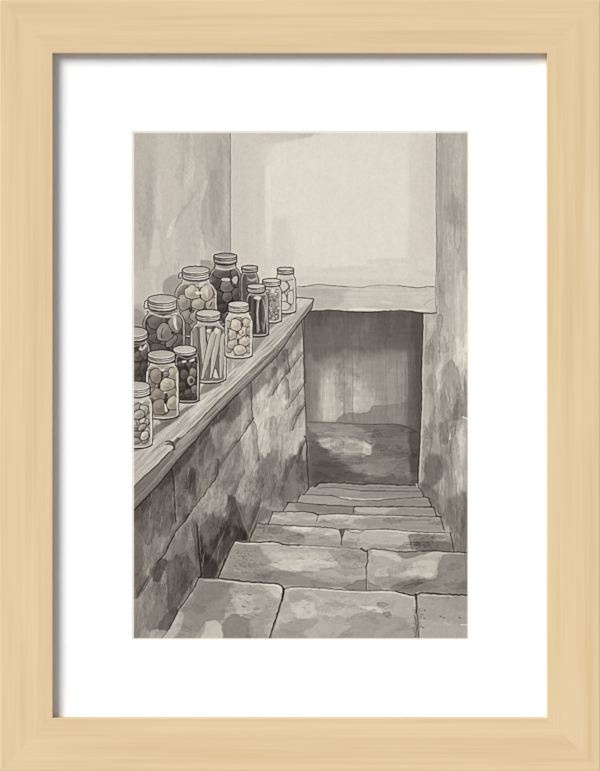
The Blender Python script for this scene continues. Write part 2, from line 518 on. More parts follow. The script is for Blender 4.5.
wash([(425, 316), (433, 318), (434, 330), (426, 345)], T(182, .06), .7, 2.0, 1.5)
wash([(437, 316), (443, 316), (442, 328), (438, 336)], T(152), .55, 1.0, .8, edge=.15)
wash([(432, 330), (438, 334), (440, 352), (437, 372), (431, 368)], T(150), .6, 1.6, 1.5)
wash([(443, 372), (452, 360), (458, 372), (463, 392), (467, 396), (467, 422), (452, 420), (442, 400)], T(160, .03), .75, .9, 1.2, edge=.12)
wash([(438, 374), (446, 364), (452, 360), (447, 372), (440, 384)], T(155), .6, .8, .6)
wash([(462, 385), (467.5, 384), (467.5, 425), (460, 428), (461, 410)], T(140), .55, 2.0, 1.5)
wash([(420, 400), (450, 395), (462, 425), (452, 440), (450, 480), (440, 500), (420, 470)], T(152), .65, 4, 3)
wash([(422, 405), (436, 400), (440, 440), (432, 470), (421, 470)], T(166, .02), .65, 3.0, 2.5)
wash([(440, 425), (449, 420), (450, 438), (445, 446), (440, 440)], T(122), .7, 1.4, 1.5)
wash([(426, 458), (438, 454), (446, 466), (440, 482), (430, 488), (424, 484)], T(105), .72, 2.5, 2.2, 8)
wash([(440, 456), (450, 445), (452, 466), (447, 480)], T(128), .5, 2, 1.5)
wash([(418, 484), (430, 486), (440, 496), (443, 516), (436, 516), (430, 505)], T(104), .75, 2.0, 1.5)
wash([(453, 426), (467.5, 420), (467.5, 486), (459, 492), (454, 470)], T(174, .06), .8, .8, .9, edge=.1)
wash([(456, 430), (466, 425), (466, 440), (459, 446)], T(186, .06), .6, 1.2, .8)
wash([(444, 492), (452, 470), (458, 488), (460, 510), (452, 520), (445, 512)], T(140), .6, 2, 1.5)
wash([(436, 500), (452, 498), (467.5, 494), (467.5, 553), (454, 552), (449, 532), (442, 520)], T(116), .85, 3.0, 2.0)
wash([(458, 520), (467.5, 512), (467.5, 553), (458, 552)], T(104), .6, 4, 2)
wash([(437, 488), (444, 482), (446, 505), (440, 512)], T(150), .6, 1.0, 1.0)
streaks(0.055, 1.8, 26); streaks(0.035, .7, 18); pools(0.05, 9, 40, .12, .02, .05)
tongues((424, 320, 467, 548), 60, (4, 10), (16, 50), (.03, .10), 0, .55, .05, .06)
tongues((436, 135, 467, 320), 14, (4, 9), (30, 70), (.01, .04), 0, .5, .02, .04)
contrast(1.0, 160)
unclip()
line([(449, 422), (450, 436), (453.5, 440), (452, 452)], .6, 205, .5, .4)
line([(463, 417), (467, 419)], 1.4, 226, .8, .4)
line([(450.5, 434), (449.6, 439)], 1.2, 222, .7, .4)
line([(456, 470), (455.5, 486)], .8, 212, .6, .5)
line([(445, 478), (446, 498), (444, 520)], .6, 110, .5, .5)
line([(455, 476), (457, 500), (456.6, 520)], .7, 100, .55, .5)
line([(437, 470), (438, 495)], .6, 105, .45, .6)
line([(458, 286), (458.4, 330), (459, 360)], .6, 218, .55, .4)
line([(440, 180), (441, 260)], .8, 148, .4, .8)

# ---- lintel --------------------------------------------------------
ANI[:] = [1.7, .7]
FSC[0] = .8
LT = area('painted_lintel', [(295, 286.5), (300, 286.5), (318, 284.6), (330, 285.4), (345, 286.4), (360, 287.2), (375, 285.5), (400, 285.8), (418, 287.5), (436.8, 287.2), (437.2, 312.5), (423, 312.6), (400, 311), (380, 311.4), (350, 311.2), (330, 310.3), (300, 311), (295, 300)],
          'pale horizontal stone lintel drawn over the dark doorway')
wash([(290, 280), (440, 280), (440, 316), (290, 316)], T(193, .05), 1, 1, smooth=False)
wash([(298, 286), (345, 287), (346, 300), (330, 309), (314, 308), (300, 298)], T(178, .02), .75, 3, 2)
wash([(350, 290), (390, 288), (392, 300), (352, 304)], T(202, .08), .7, 4, 2)
wash([(402, 290), (434, 290), (434, 308), (420, 308), (404, 300)], T(198, .06), .6, 4, 2)
wash([(298, 290), (330, 291), (332, 295), (300, 296)], T(168), .4, 1.6, 1)
streaks(0.035, 20, 1.6); streaks(0.022, 40, 3.5)
wash([(350, 308.5), (362, 307.6), (385, 309.6), (410, 309), (430, 310.5), (410, 311.5), (372, 311.2), (352, 310.6)], T(222, .1), .75, .6, .5)
wash([(382, 300.5), (392, 302), (390, 304), (380, 303)], T(214, .06), .6, .8, .4)
unclip()
line([(298, 286.2), (302, 286.8), (317, 284.4), (331, 285.4), (346, 286.5)], .7, 70, .75, .4)
line([(346, 286.5), (361, 287.4), (372, 285.7), (382, 285.0), (398, 285.7)], .6, 120, .6, .45)
line([(398, 285.6), (418, 287.7), (428, 286.4), (434, 286.8)], .75, 66, .75, .4)
line([(297, 288), (320, 287.4), (360, 288.8)], .7, 215, .4, .5)
line([(436.5, 131), (436.2, 200), (436.6, 250), (435.7, 290), (436.2, 312)], .75, 95, .7, .45)
line([(434.9, 131), (434.8, 220), (434.6, 284)], .9, 218, .45, .5)
line([(438.2, 150), (438.4, 210), (437.8, 290)], .9, 150, .45, .6)
line([(424, 305), (429, 300.5), (434, 298.5)], .6, 150, .6, .5)

# ---- doorway -------------------------------------------------------
ANI[:] = [.8, 1.3]; FSC[0] = 2.2
DW = area('painted_doorway', None, 'dark doorway drawn at the foot of the stairs')
door_poly = [(303, 311), (330, 310.4), (350, 311.2), (380, 311.4), (400, 311), (423.4, 312.4), (422.5, 345), (421.5, 395), (419.5, 450), (418.3, 487), (380, 487), (330, 485), (320, 484), (308, 490), (307, 455), (305.5, 420), (304, 383), (303, 345)]
BWALL = area('back_wall', door_poly, 'shaded wall drawn inside the doorway', DW)
wash([(295, 300), (430, 300), (430, 425), (295, 425)], T(128), 1, 1, smooth=False)
wash([(300, 310), (424, 310), (424, 346), (380, 350), (340, 354), (318, 364), (300, 376)], T(107), .9, 3, 3, 12)
wash([(300, 311), (424, 311), (424, 322), (360, 326), (300, 330)], T(98), .55, 4, 2)
wash([(300, 324), (312, 326), (316, 360), (310, 372), (303, 370)], T(104), .7, 3, 2)
wash([(384, 320), (412, 318), (412, 346), (390, 344)], T(96), .6, 4, 2)
wash([(318, 366), (330, 360), (352, 358.5), (400, 358), (409, 359), (404, 400), (402, 420), (315, 420), (316, 390)], T(146, .02), .8, 3.4, 1.6, 9)
wash([(322, 380), (330, 370), (345, 372), (360, 378), (372, 390), (376, 405), (368, 417), (322, 420)], T(172, .08), .85, 3.0, 2.0)
wash([(345, 366), (362, 366), (376, 378), (378, 392), (366, 382), (354, 374)], T(158), .5, 3, 2)
wash([(325, 384), (332, 380), (336, 400), (334, 416), (324, 418)], T(184, .08), .75, 2.0, 1.5)
wash([(342, 386), (349, 384), (352, 404), (350, 412), (343, 414)], T(150), .5, 1.2, 1.2)
wash([(352, 388), (360, 382), (366, 400), (360, 412), (354, 410)], T(178, .06), .7, 1.6, 1.2)
wash([(376, 362), (392, 360), (392, 404), (378, 402)], T(142), .6, 4, 2)
wash([(390, 360), (410, 360), (410, 412), (394, 410)], T(132), .6, 3, 2)
wash([(340, 416), (348, 413), (366, 412), (372, 406), (384, 405), (410, 404), (410, 424), (340, 424)], T(126), .75, 1.0, 1.0, edge=.1)
wash([(304, 360), (317, 364), (318, 420), (306, 424)], T(132), .8, 2.5, 2)
wash([(304, 350), (308, 350), (310, 420), (305, 420)], T(112), .6, 2.0, 1)
wash([(406, 312), (424, 312), (424, 430), (408, 430), (408.5, 370)], T(98), .8, 2.0, .8)
wash([(412, 312), (423, 312), (422, 345), (413, 348)], T(84), .7, 2.0, 1.5)
wash([(415, 350), (422, 350), (421, 430), (416, 430)], T(82), .7, 2.0, 1)
wash([(306, 312), (420, 313), (420, 317), (306, 317)], T(88), .5, 1.6, .8)
streaks(0.04, 1.3, 22); streaks(0.03, 24, 3)
for x, a in ((408.5, .4), (410.8, .35), (413.4, .4), (405, .25), (397, .2), (386, .2), (352.5, .3), (344, .25), (322, .2)):
    line([(x, 362), (x + .4, 395), (x - .2, 418)], .6, 88, a, .7)
line([(322, 368), (321.6, 395), (322.4, 415)], .8, 185, .4, .8)
tongues((308, 314, 420, 420), 26, (8, 20), (20, 50), (.015, .05), 0, .5, .03, .06)
contrast(1.15, 120)
ANI[:] = [1.5, .7]; FSC[0] = 1.2
FL = area('landing_floor', [(305, 420.6), (330, 422.6), (360, 424.2), (375, 424.5), (392, 424), (406, 426), (420.2, 432), (419.5, 450), (418.3, 487), (380, 487), (330, 485), (320, 484), (308, 491), (307, 455)],
          'mottled dark landing floor drawn beyond the last step', DW)
wash([(300, 410), (425, 410), (425, 495), (300, 495)], T(122), 1, 1, smooth=False)
wash([(310, 424), (345, 424), (372, 436), (372, 448), (350, 460), (332, 454), (318, 440)], T(148, .03), .75, 2.5, 2.5)
wash([(318, 440), (334, 436), (350, 436), (368, 444), (371, 452), (360, 458), (345, 452), (328, 453)], T(168, .05), .85, 1.4, 1.6, edge=.06)
wash([(330, 442), (336, 438), (343, 440), (344, 448), (338, 451), (332, 448)], T(154), .75, .7, .6, edge=.12)
wash([(344, 438), (352, 437), (360, 442), (356, 448), (346, 448)], T(160), .5, .9, .8)
wash([(364, 444), (371, 448), (370, 455), (363, 452)], T(184, .06), .7, .8, .6)
wash([(345, 464), (370, 464), (390, 474), (372, 476), (352, 470)], T(142), .7, 1.4, 1.4)
wash([(310, 442), (322, 444), (334, 456), (346, 466), (365, 476), (330, 484), (310, 490)], T(94), .8, 3, 2.5)
wash([(318, 462), (336, 466), (350, 474), (330, 482), (316, 484)], T(86), .6, 3, 2)
wash([(372, 432), (400, 428), (412, 440), (408, 462), (380, 456)], T(112), .7, 4, 3)
wash([(376, 458), (405, 460), (408, 476), (380, 478)], T(134), .6, 3, 2)
wash([(408, 428), (421, 432), (419, 486), (412, 486), (410, 455)], T(84), .85, 2.0, 1.5)
wash([(340, 478), (420, 476), (420, 487), (330, 487)], T(104), .55, 2.5, 1.5)
wash([(358, 425), (404, 426), (410, 431), (364, 429)], T(108), .6, 1.5, 1)
streaks(0.05, 20, 2.4); pools(0.06, 22, 7, .15, .03, .06)
tongues((310, 424, 418, 486), 22, (4, 9), (18, 44), (.03, .08), 1.5, .5, .04)
contrast(1.15, 118)
unclip()
line([(310, 422), (330, 422.6), (360, 424.2), (376, 424.6)], .7, 78, .6, .5)
line([(374, 424.6), (392, 424), (404, 426), (416, 431.5)], .8, 62, .7, .5)
line([(366, 441), (370, 443.6), (373, 443)], .9, 70, .7, .4)
line([(334, 461), (344, 460), (352, 461.6)], .7, 150, .5, .6)
line([(303, 311.4), (330, 310.3), (352, 311.8), (372, 312.2), (400, 310.6), (424, 313), (436.5, 313.2)], 1.3, 58, .85, .5, wob=.4)
line([(304.4, 312), (304, 345), (305.5, 383)], 1.2, 74, .75, .6)

# ---- low stone wall ------------------------------------------------
ANI[:] = [.55, 1.5]; FSC[0] = .7
SW = area('painted_stone_wall', [(130, 512), (148, 495), (160, 482), (171, 468.5), (183, 454), (197, 438.5), (210, 422.5), (225, 406), (240, 391), (252, 380), (265, 367), (280, 351), (296, 330), (303, 321),
          (303.5, 345), (304.2, 383), (305.3, 405), (306, 420), (306.6, 440), (308, 489), (303, 494.5), (300, 495), (297, 502.5), (288, 503), (283, 511.2), (273, 512), (268, 524), (257, 523.6), (250, 541), (235, 541),
          (228, 553), (221, 568), (216, 579), (199, 577.5), (196, 583), (188, 597), (180, 609), (174, 620), (168, 631), (160, 642), (130, 642)],
          'low wall of large stone blocks drawn beneath the wooden shelf')
wash([(120, 300), (320, 300), (320, 650), (120, 650)], T(150), 1, 1, smooth=False)
wash([(300, 325), (305, 440), (290, 460), (262, 440), (240, 440), (236, 410), (262, 380)], T(184, .06), .85, 5, 3)
wash([(262, 395), (285, 385), (290, 410), (280, 440), (262, 455), (254, 430)], T(200, .08), .75, 3, 3)
wash([(240, 425), (252, 422), (257, 440), (256, 470), (244, 470), (240, 450)], T(180, .04), .8, 1.4, 1.2)
wash([(285, 340), (302, 328), (303, 352), (288, 372)], T(176), .7, 3, 2)
wash([(290, 408), (304, 400), (305, 440), (298, 455), (288, 452)], T(186, .06), .7, 2.4, 2)
wash([(216, 412), (250, 384), (262, 372), (262, 386), (240, 408), (228, 428), (214, 440)], T(140), .75, 3, 2)
wash([(252, 382), (280, 352), (303, 322), (303, 334), (284, 364), (262, 388), (250, 398)], T(132), .8, 2.0, 1.2)
wash([(208, 424), (236, 396), (240, 412), (222, 436), (206, 450)], T(106), .75, 3, 2)
wash([(174, 466), (212, 422), (224, 440), (212, 458), (190, 470), (178, 486)], T(118), .75, 4, 2)
wash([(133, 512), (172, 468), (176, 490), (160, 510), (133, 540)], T(100), .8, 4, 2)
wash([(133, 509), (150, 494), (172, 467), (198, 438), (226, 407), (228, 412), (204, 440), (176, 476), (152, 506), (133, 524)], T(82), .75, 2.2, 1.0)
wash([(216, 424), (232, 424), (234, 440), (222, 448), (212, 442)], T(168, .03), .65, 3, 3)
wash([(218, 446), (240, 440), (238, 462), (224, 470)], T(140), .6, 3, 2)
wash([(150, 500), (170, 486), (174, 516), (160, 532), (146, 528)], T(122), .7, 4, 3)
wash([(177, 482), (196, 466), (196, 500), (184, 516), (177, 510)], T(116), .7, 3, 2)
wash([(195, 470), (203, 474), (203, 492), (197, 505)], T(142), .6, 1.2, 1.0, edge=.1)
wash([(200, 498), (212, 488), (226, 492), (226, 510), (214, 512), (206, 520), (198, 516)], T(172, .03), .7, 1.2, 2.0, 5, edge=.08)
wash([(204, 504), (214, 500), (212, 510), (204, 516)], T(190), .5, 1, 1)
wash([(230, 452), (250, 460), (250, 480), (240, 510), (226, 500), (224, 470)], T(150), .7, 2.5, 2.5)
wash([(242, 470), (254, 462), (260, 480), (246, 498), (240, 492)], T(172, .02), .6, 1.4, 1.6)
wash([(258, 470), (272, 452), (282, 460), (280, 488), (262, 502), (252, 506)], T(132), .75, 1.6, 2.5, edge=.08)
wash([(270, 420), (276, 418), (278, 440), (274, 460), (270, 450)], T(152), .6, .8, .9, edge=.08)
wash([(266, 430), (270, 440), (266, 456), (262, 452)], T(206, .05), .7, .8, .6)
wash([(280, 440), (288, 438), (288, 458), (280, 460)], T(168), .6, 1.2, 1)
wash([(284, 465), (298, 452), (306, 440), (307, 490), (296, 498), (280, 505)], T(118), .8, 2.5, 2.0)
wash([(300, 450), (306, 446), (307, 470), (302, 480)], T(102), .55, 1.4, 1)
wash([(302, 438), (305.5, 432), (306.5, 456), (303, 460)], T(188), .6, .8, .5)
wash([(234, 505), (254, 506), (272, 512), (262, 522), (250, 540), (236, 540), (230, 528)], T(118), .75, 2.5, 2.0)
wash([(228, 496), (240, 504), (246, 536), (238, 541), (228, 526)], T(88), .7, 2.0, 2.0)
wash([(222, 538), (236, 526), (246, 534), (246, 540), (234, 541), (228, 550)], T(62), .85, 2.0, 1.2)
wash([(248, 520), (256, 506), (266, 514), (257, 524), (251, 538)], T(128), .6, 1.4, 1)
wash([(198, 526), (226, 520), (234, 538), (218, 566), (204, 572)], T(98), .75, 3, 2.0)
wash([(198, 530), (204, 548), (211, 558), (219, 562), (216, 577), (201, 577)], T(62, -.05), .85, 3.5, 1.4)
wash([(204, 515), (214, 514), (224, 520), (216, 540), (204, 536)], T(122), .7, 2, 2)
wash([(216, 538), (228, 524), (232, 540), (222, 562), (214, 560)], T(82), .6, 1.5, 1.2)
wash([(176, 534), (196, 520), (200, 545), (199, 575), (184, 566), (170, 560)], T(128), .75, 3, 2.5)
wash([(180, 528), (196, 522), (196, 545), (184, 552), (172, 552)], T(150), .55, 3, 2)
wash([(168, 562), (186, 556), (197, 570), (186, 594), (174, 614), (167, 600)], T(102), .75, 1.6, 1.6, edge=.08)
wash([(150, 568), (160, 560), (168, 562), (160, 578), (154, 582)], T(92), .75, 1.0, 1.0)
wash([(134, 530), (150, 545), (152, 565), (140, 590), (134, 596)], T(150), .7, 4, 2)
wash([(144, 515), (154, 520), (154, 538), (148, 546), (143, 535)], T(112), .6, .9, 1.0, edge=.12)
wash([(154, 515), (172, 512), (170, 532), (160, 538), (156, 528)], T(118), .6, .9, 1.0, edge=.1)
wash([(155, 540), (164, 536), (162, 555), (152, 568), (147, 556)], T(160), .6, 1.4, 1.0)
wash([(143, 595), (160, 584), (166, 600), (164, 624), (156, 630), (146, 626)], T(134), .7, .9, 1.2, edge=.1)
wash([(134, 590), (142, 592), (146, 625), (156, 634), (162, 640), (134, 640)], T(166, .06), .75, 2.0, 1.5)
wash([(158, 624), (172, 608), (178, 612), (168, 632), (160, 632)], T(90), .6, 1.6, 1.0)
wash([(152, 630), (162, 630), (168, 632), (160, 640), (150, 640)], T(198), .6, 1.0, .8)
wash([(134, 520), (142, 512), (143, 580), (134, 590)], T(118), .5, 4, 2)
streaks(0.06, 2.2, 20, .10); streaks(0.05, .8, 12, .12); pools(0.05, 6, 17, .10, .02, .06, .12); pools(0.04, 11, 26, .2, .02, .05, .3)
tongues((134, 440, 240, 640), 100, (6, 13), (16, 40), (.03, .10), .12, .5, .06)
tongues((225, 335, 307, 540), 100, (4, 9), (12, 32), (.02, .08), .14, .5, .05)
contrast(1.04, 140)
RGB[:] = RGB * (1 - .10 * CLIP * sstep(262, 190, GX))[..., None]
for i in range(80):          # pale dry-brush licks
    x, y = rng.uniform(140, 300), rng.uniform(385, 630)
    line([(x, y), (x - 1.2, y + rng.uniform(4, 10)), (x - 2.6, y + rng.uniform(12, 18))], rng.uniform(.4, .9), rng.uniform(165, 205), .33, .5, taper=1)
for i in range(150):          # fine hatching
    x, y = rng.uniform(150, 300), rng.uniform(400, 560)
    l = rng.uniform(5, 14)
    line([(x, y), (x - l * .45, y + l)], .45, 84, .28, .4, taper=1)
unclip()
joint([(171.5, 467), (174, 484), (174.5, 503), (176, 522)], 1.2, 52, .8, .5)
joint([(218.6, 459), (218.4, 468), (216.5, 477), (208, 488), (203, 496), (194, 507), (187, 518)], 1.0, 62, .75, .5)
joint([(189, 514), (184, 522), (176, 531), (166, 551), (158, 562)], 1.5, 48, .85, .5)
joint([(149, 576), (143, 587), (136.5, 598)], .8, 66, .75, .4)
joint([(151, 577), (146, 586), (139, 597)], .6, 72, .7, .4)
joint([(195, 470), (195.5, 486), (196.5, 505)], .7, 92, .6, .5)
joint([(208, 440), (204, 452), (203, 465)], .6, 98, .5, .6)
joint([(197, 524), (198.5, 545), (200.5, 565), (201.5, 577)], 1.5, 40, .85, .6)
joint([(225, 526), (216, 546), (208, 562)], .9, 62, .7, .5)
joint([(251, 383), (252, 396), (251.6, 408), (253, 420)], 1.1, 72, .75, .5)
joint([(253.5, 418), (247, 428), (238, 442)], 1.0, 62, .8, .45)
joint([(252, 420), (256, 426), (257.5, 445), (258.6, 460)], .9, 92, .65, .5)
joint([(238, 442), (226, 458), (216, 474)], .7, 104, .5, .6)
joint([(287.5, 350), (288.4, 362), (290, 372)], .9, 74, .75, .45)
joint([(290, 370), (281, 381), (272, 395)], .9, 70, .75, .45)
joint([(286, 377), (288.6, 383), (288.8, 398)], .8, 92, .65, .45)
joint([(303.5, 352), (296, 362), (289.5, 371)], .8, 84, .7, .45)
joint([(304, 384), (296, 396), (287, 409)], .8, 78, .7, .45)
joint([(304.6, 405), (297, 418), (292.4, 430)], .9, 74, .75, .45)
joint([(277, 368), (277.4, 380), (276, 392)], .6, 120, .5, .5)
joint([(305.6, 440), (301, 452), (299, 462)], .9, 76, .7, .5)
joint([(296, 456), (290, 470), (286, 480)], .8, 84, .6, .5)
line([(302, 322), (303.4, 345), (304.2, 383), (305.6, 408), (306, 420)], .9, 60, .8, .45)
line([(304.5, 436), (306.6, 442), (307, 460), (308.6, 489)], 1.2, 48, .85, .5)
line([(304.6, 402), (306, 412), (305.8, 438)], .7, 60, .7, .4)
joint([(262, 500), (254, 520), (246, 538)], .8, 78, .6, .5)
joint([(235, 500), (242, 522), (249, 538)], .8, 88, .5, .6)
joint([(245, 471), (236, 490), (232, 500)], .8, 96, .5, .6)
line([(213, 505), (207, 518), (199, 525)], 1.0, 150, .5, .6)

ANI[:] = [1.5, .75]; FSC[0] = .6
# ---- stone steps ---------------------------------------------------
def step(label, poly, slabs, tone, slablabels=None):
    """one stair tread; slabs = x positions (as polylines) of the joints between its stones"""
    st = area('painted_stair_step', None, label)
    return st
LA = [(308, 489.5), (311, 487.5), (315, 486.5), (320, 483.2), (330, 482.7), (345, 483.2), (360, 484.6), (375, 484), (390, 484.6), (400, 485.2), (418.3, 485.6)]
L7 = [(303, 494.5), (308, 494.8), (320, 495), (330, 495.4), (345, 499), (360, 500.6), (372, 500.4), (400, 498.4), (416, 497.6), (424, 497)]
L6 = [(287, 502.6), (300, 502.8), (320, 504.6), (345, 506), (360, 506.6), (380, 506.8), (400, 506.6), (431, 507)]
L5 = [(272, 511.7), (300, 511.6), (312, 512.6), (318, 514.4), (340, 514), (360, 514.8), (400, 515.6), (425, 516.4), (441, 517)]
L4 = [(257, 523.6), (275, 524.6), (300, 526), (320, 527), (335, 528.4), (341, 530.4), (346, 528.8), (365, 530), (385, 529), (400, 530.4), (420, 532.2), (450.5, 532.6)]
L3 = [(235, 541), (250, 542.4), (270, 541.6), (278, 542.4), (286, 545), (300, 545.2), (330, 546.6), (356, 548.6), (366, 551.4), (371, 549), (380, 549.4), (400, 551.8), (430, 550.8), (453, 552), (470, 552.6)]
L2 = [(198, 577.4), (214, 578), (235, 580.2), (255, 582.3), (274, 583.2), (281, 585.6), (284, 589.6), (289, 587.4), (300, 587), (320, 588), (345, 590), (370, 590.6), (388, 590.4), (396, 591), (404, 593.6), (412, 595.4), (418, 594.4), (422, 593), (440, 594), (470, 595.2)]
def between(far, near, xl=None, xr=None):
    a = [p for p in far]; b = [p for p in near]
    return a + b[::-1]
J5 = [(354, 500), (353, 506.5), (353.4, 515), (353, 520)]
STEPS = []
def split(poly, x0, x1):
    """keep the part of poly between two joints given as polylines top to bottom"""
    return poly
# painted far to near: each area starts as a whole tread, then the right-hand stones are laid over it
def tread(label, far, near, joints, slab_labels):
    st = area('painted_stair_step', None, label)
    poly = far + near[::-1]
    if joints:
        area('stone_slab', poly, slab_labels[0], st)
    else:
        PARTS.pop(); st = area('painted_stair_step', poly, label)
    top = CLIP.copy()
    ids = []
    for j, lab in zip(joints, slab_labels[1:]):
        jp = [(j[0][0] - (j[1][0] - j[0][0]), j[0][1] - 30)] + j
        right = [(p[0], p[1]) for p in j] + [(480, j[-1][1] + 30), (480, j[0][1] - 30)]
        PARTS.append(('stone_slab', lab, st))
        k = len(PARTS) - 1
        pp = np.asarray(right, float); w = window(pp, 2); sd = sdist(pp, w)
        IDS[w][(sd > 0) & (top[w] > .5)] = k
    CLIP[:] = top
    return st

tread('furthest stair tread drawn at the dark doorway', LA, [(303, 494.5), (308, 494.8), (320, 495), (330, 495.4), (345, 499), (360, 500.6), (372, 500.4), (400, 498.4), (418, 498.4), (429, 499), (424, 495), (420, 490)], [], [])
wash([(295, 478), (435, 478), (435, 505), (295, 505)], T(146), 1, 1, smooth=False)
wash([(310, 488), (345, 488), (360, 494), (330, 494)], T(156), .6, 1.2, .8)
wash([(370, 486), (420, 488), (424, 496), (380, 494)], T(136), .6, 1.6, .8)
streaks(0.05, 22, 1.4)
line([(318, 488), (335, 487.6), (360, 490.4), (385, 491)], .8, 84, .65, .5)
line([(360, 491), (385, 491.2), (420, 491.4)], .8, 74, .7, .45)
line([(330, 486), (350, 486.6), (372, 487.4)], .6, 110, .5, .5)
line([(380, 487.4), (400, 488), (418, 487.6)], .6, 90, .5, .5)
line([(360, 494.6), (390, 494), (405, 495.6)], .6, 110, .4, .5)
tread('second furthest stair tread drawn, with a pale streak', [(300, 495)] + L7[1:-1] + [(429, 498.8)], [(297, 502.5)] + L6[1:], [], [])
wash([(280, 490), (440, 490), (440, 512), (280, 512)], T(150), 1, 1, smooth=False)
wash([(302, 496), (330, 497), (345, 500), (340, 504), (300, 502)], T(160, .02), .7, 1.2, .8)
wash([(370, 501), (428, 499.5), (430, 506), (372, 506)], T(136), .7, 1.4, .8)
streaks(0.05, 24, 1.5)
contrast(1.15, 150)
unclip()
wash([(334, 497), (345, 497.4), (358, 498.6), (372, 499), (388, 498.6), (376, 500.6), (356, 500.8), (346, 499.4)], T(212, .03), .85, .6, .3)
tread('third furthest stair tread drawn, split by a short joint', [(288, 503)] + L6[1:-1] + [(434, 508.2)], [(283, 511.4)] + L5[1:], [J5], ['dark left stone of the tread', 'pale right stone of the tread'])
wash([(265, 495), (450, 495), (450, 522), (265, 522)], T(154), 1, 1, smooth=False)
wash([(296, 504), (320, 505), (352, 507), (352, 514), (318, 513), (300, 511)], T(128), .85, .8, .8)
wash([(356, 508), (375, 507.6), (398, 508.4), (390, 513), (360, 512)], T(180, .03), .8, .9, .6)
wash([(395, 509), (432, 509), (438, 516), (390, 515)], T(142), .7, 1.6, .8)
streaks(0.05, 22, 1.6)
tread('middle stair tread drawn, pale along its far edge', [(273, 512)] + L5[1:], [(268, 523.8)] + L4[1:], [[(319, 508), (317.6, 514.6), (317, 520), (316.4, 532)]], ['short left stone of the tread', 'long right stone of the tread'])
wash([(250, 505), (455, 505), (455, 538), (250, 538)], T(162), 1, 1, smooth=False)
wash([(272, 513), (315, 514), (315, 524), (268, 523)], T(172, .03), .7, 1.5, 1)
wash([(322, 516), (362, 516), (360, 522), (340, 524), (326, 520)], T(186, .04), .75, .9, .8)
wash([(364, 518), (440, 518), (442, 531), (400, 529), (360, 526)], T(148), .75, 2.0, 1)
wash([(268, 520), (330, 522), (350, 526), (330, 528), (262, 523)], T(150), .5, 1.6, 1)
streaks(0.04, 22, 2.2); tongues((262, 513, 444, 531), 26, (2.5, 6), (12, 36), (.03, .09), 1.55, .5, .06); contrast(1.15, 156)
unclip(); line([(320, 515.4), (345, 515.2), (380, 516), (402, 516.8)], .9, 216, .7, .5, taper=.5)
tread('third nearest stair tread drawn, two long pale stones', [(257, 524)] + L4[1:], [(250, 541.6)] + L3[2:-1], [[(340.6, 524), (341, 530.4), (342, 540), (341, 560)]], ['left stone with the dark corner', 'right stone with a dark stain at its end'])
wash([(225, 515), (475, 515), (475, 560), (225, 560)], T(166, .02), 1, 1, smooth=False)
wash([(254, 526), (285, 526), (303, 536), (300, 544), (268, 540), (250, 541), (250, 534)], T(140), .75, 1.5, 1.2, edge=.06)
wash([(256, 526), (266, 526), (262, 536), (252, 540)], T(122), .5, 2.0, 1)
wash([(282, 527), (338, 529), (340, 534), (310, 534)], T(190, .05), .75, 1.2, .8)
wash([(346, 531), (410, 532), (410, 545), (380, 546), (344, 540)], T(178, .05), .75, 1.8, 1.2)
wash([(411, 534), (446, 535), (451, 550), (414, 550), (410, 542)], T(136), .85, .7, .7, edge=.1)
wash([(415, 542), (430, 541), (452, 543), (453, 551), (420, 550)], T(112), .65, .7, .8)
wash([(436, 534), (447, 534), (449, 540), (437, 540)], T(160), .6, 1, .6)
wash([(300, 540), (340, 541), (400, 545), (420, 548), (370, 549), (300, 545)], T(148), .6, 1.4, 1)
streaks(0.035, 20, 2.4); tongues((250, 526, 452, 551), 34, (3, 8), (12, 36), (.03, .10), 1.55, .5, .07); contrast(1.2, 156)
unclip()
line([(350, 530.8), (385, 530.4), (412, 532.6), (444, 534)], 1.2, 222, .75, .5, taper=.5)
tread('second nearest stair tread drawn, two broad blotchy stones', [(235, 541.4)] + L3[1:], [(219, 578)] + L2[2:], [[(366.6, 540), (367.6, 552), (368, 562), (366, 572), (366.6, 600)]], ['left broad stone with pale blotches', 'right broad stone with a dark right end'])
wash([(205, 535), (480, 535), (480, 605), (205, 605)], T(166, .03), 1, 1, smooth=False)
wash([(232, 545), (262, 546), (270, 560), (262, 578), (222, 578), (224, 562)], T(146), .75, 3, 2.5)
wash([(262, 545), (300, 549), (330, 552), (334, 560), (300, 566), (276, 562), (264, 553)], T(182, .07), .8, 2.0, 2.0)
wash([(275, 562), (300, 559), (336, 562), (330, 568), (296, 572), (276, 568)], T(200, .08), .8, 1.0, 1.4, 5)
wash([(330, 550), (365, 554), (366, 566), (352, 570), (338, 564)], T(156), .75, 1.0, 1.4, edge=.08)
wash([(258, 570), (300, 571), (320, 574), (350, 580), (344, 588), (300, 586), (282, 584), (258, 580)], T(136), .75, 1.6, 1.5)
wash([(220, 572), (260, 574), (280, 584), (220, 580)], T(132), .6, 2.0, 1.2)
wash([(300, 574), (340, 570), (362, 572), (362, 580), (330, 582)], T(172, .08), .65, 2.0, 1.4)
wash([(343, 588), (348, 584.5), (352, 583.6), (357, 580), (363, 579.6), (366.4, 578), (367, 590), (350, 590)], T(124), .75, .7, .6, edge=.12, smooth=False)
wash([(367.4, 579), (371, 583), (376, 585), (380, 586.6), (383, 590), (368, 590)], T(132), .65, .8, .6, edge=.1, smooth=False)
wash([(370, 552), (392, 552), (404, 558), (430, 552), (438, 560), (432, 576), (405, 578), (388, 576), (370, 572)], T(172, .03), .8, 1.6, 1.4)
wash([(372, 550), (380, 550.4), (398, 556), (400, 562), (384, 556), (373, 555)], T(196, .05), .7, .8, .7)
wash([(397, 551.8), (412, 552), (434, 551), (427, 554), (419, 555.4), (411, 558), (404, 558.6), (399.6, 556)], T(128), .75, .7, .6, edge=.12, smooth=False)
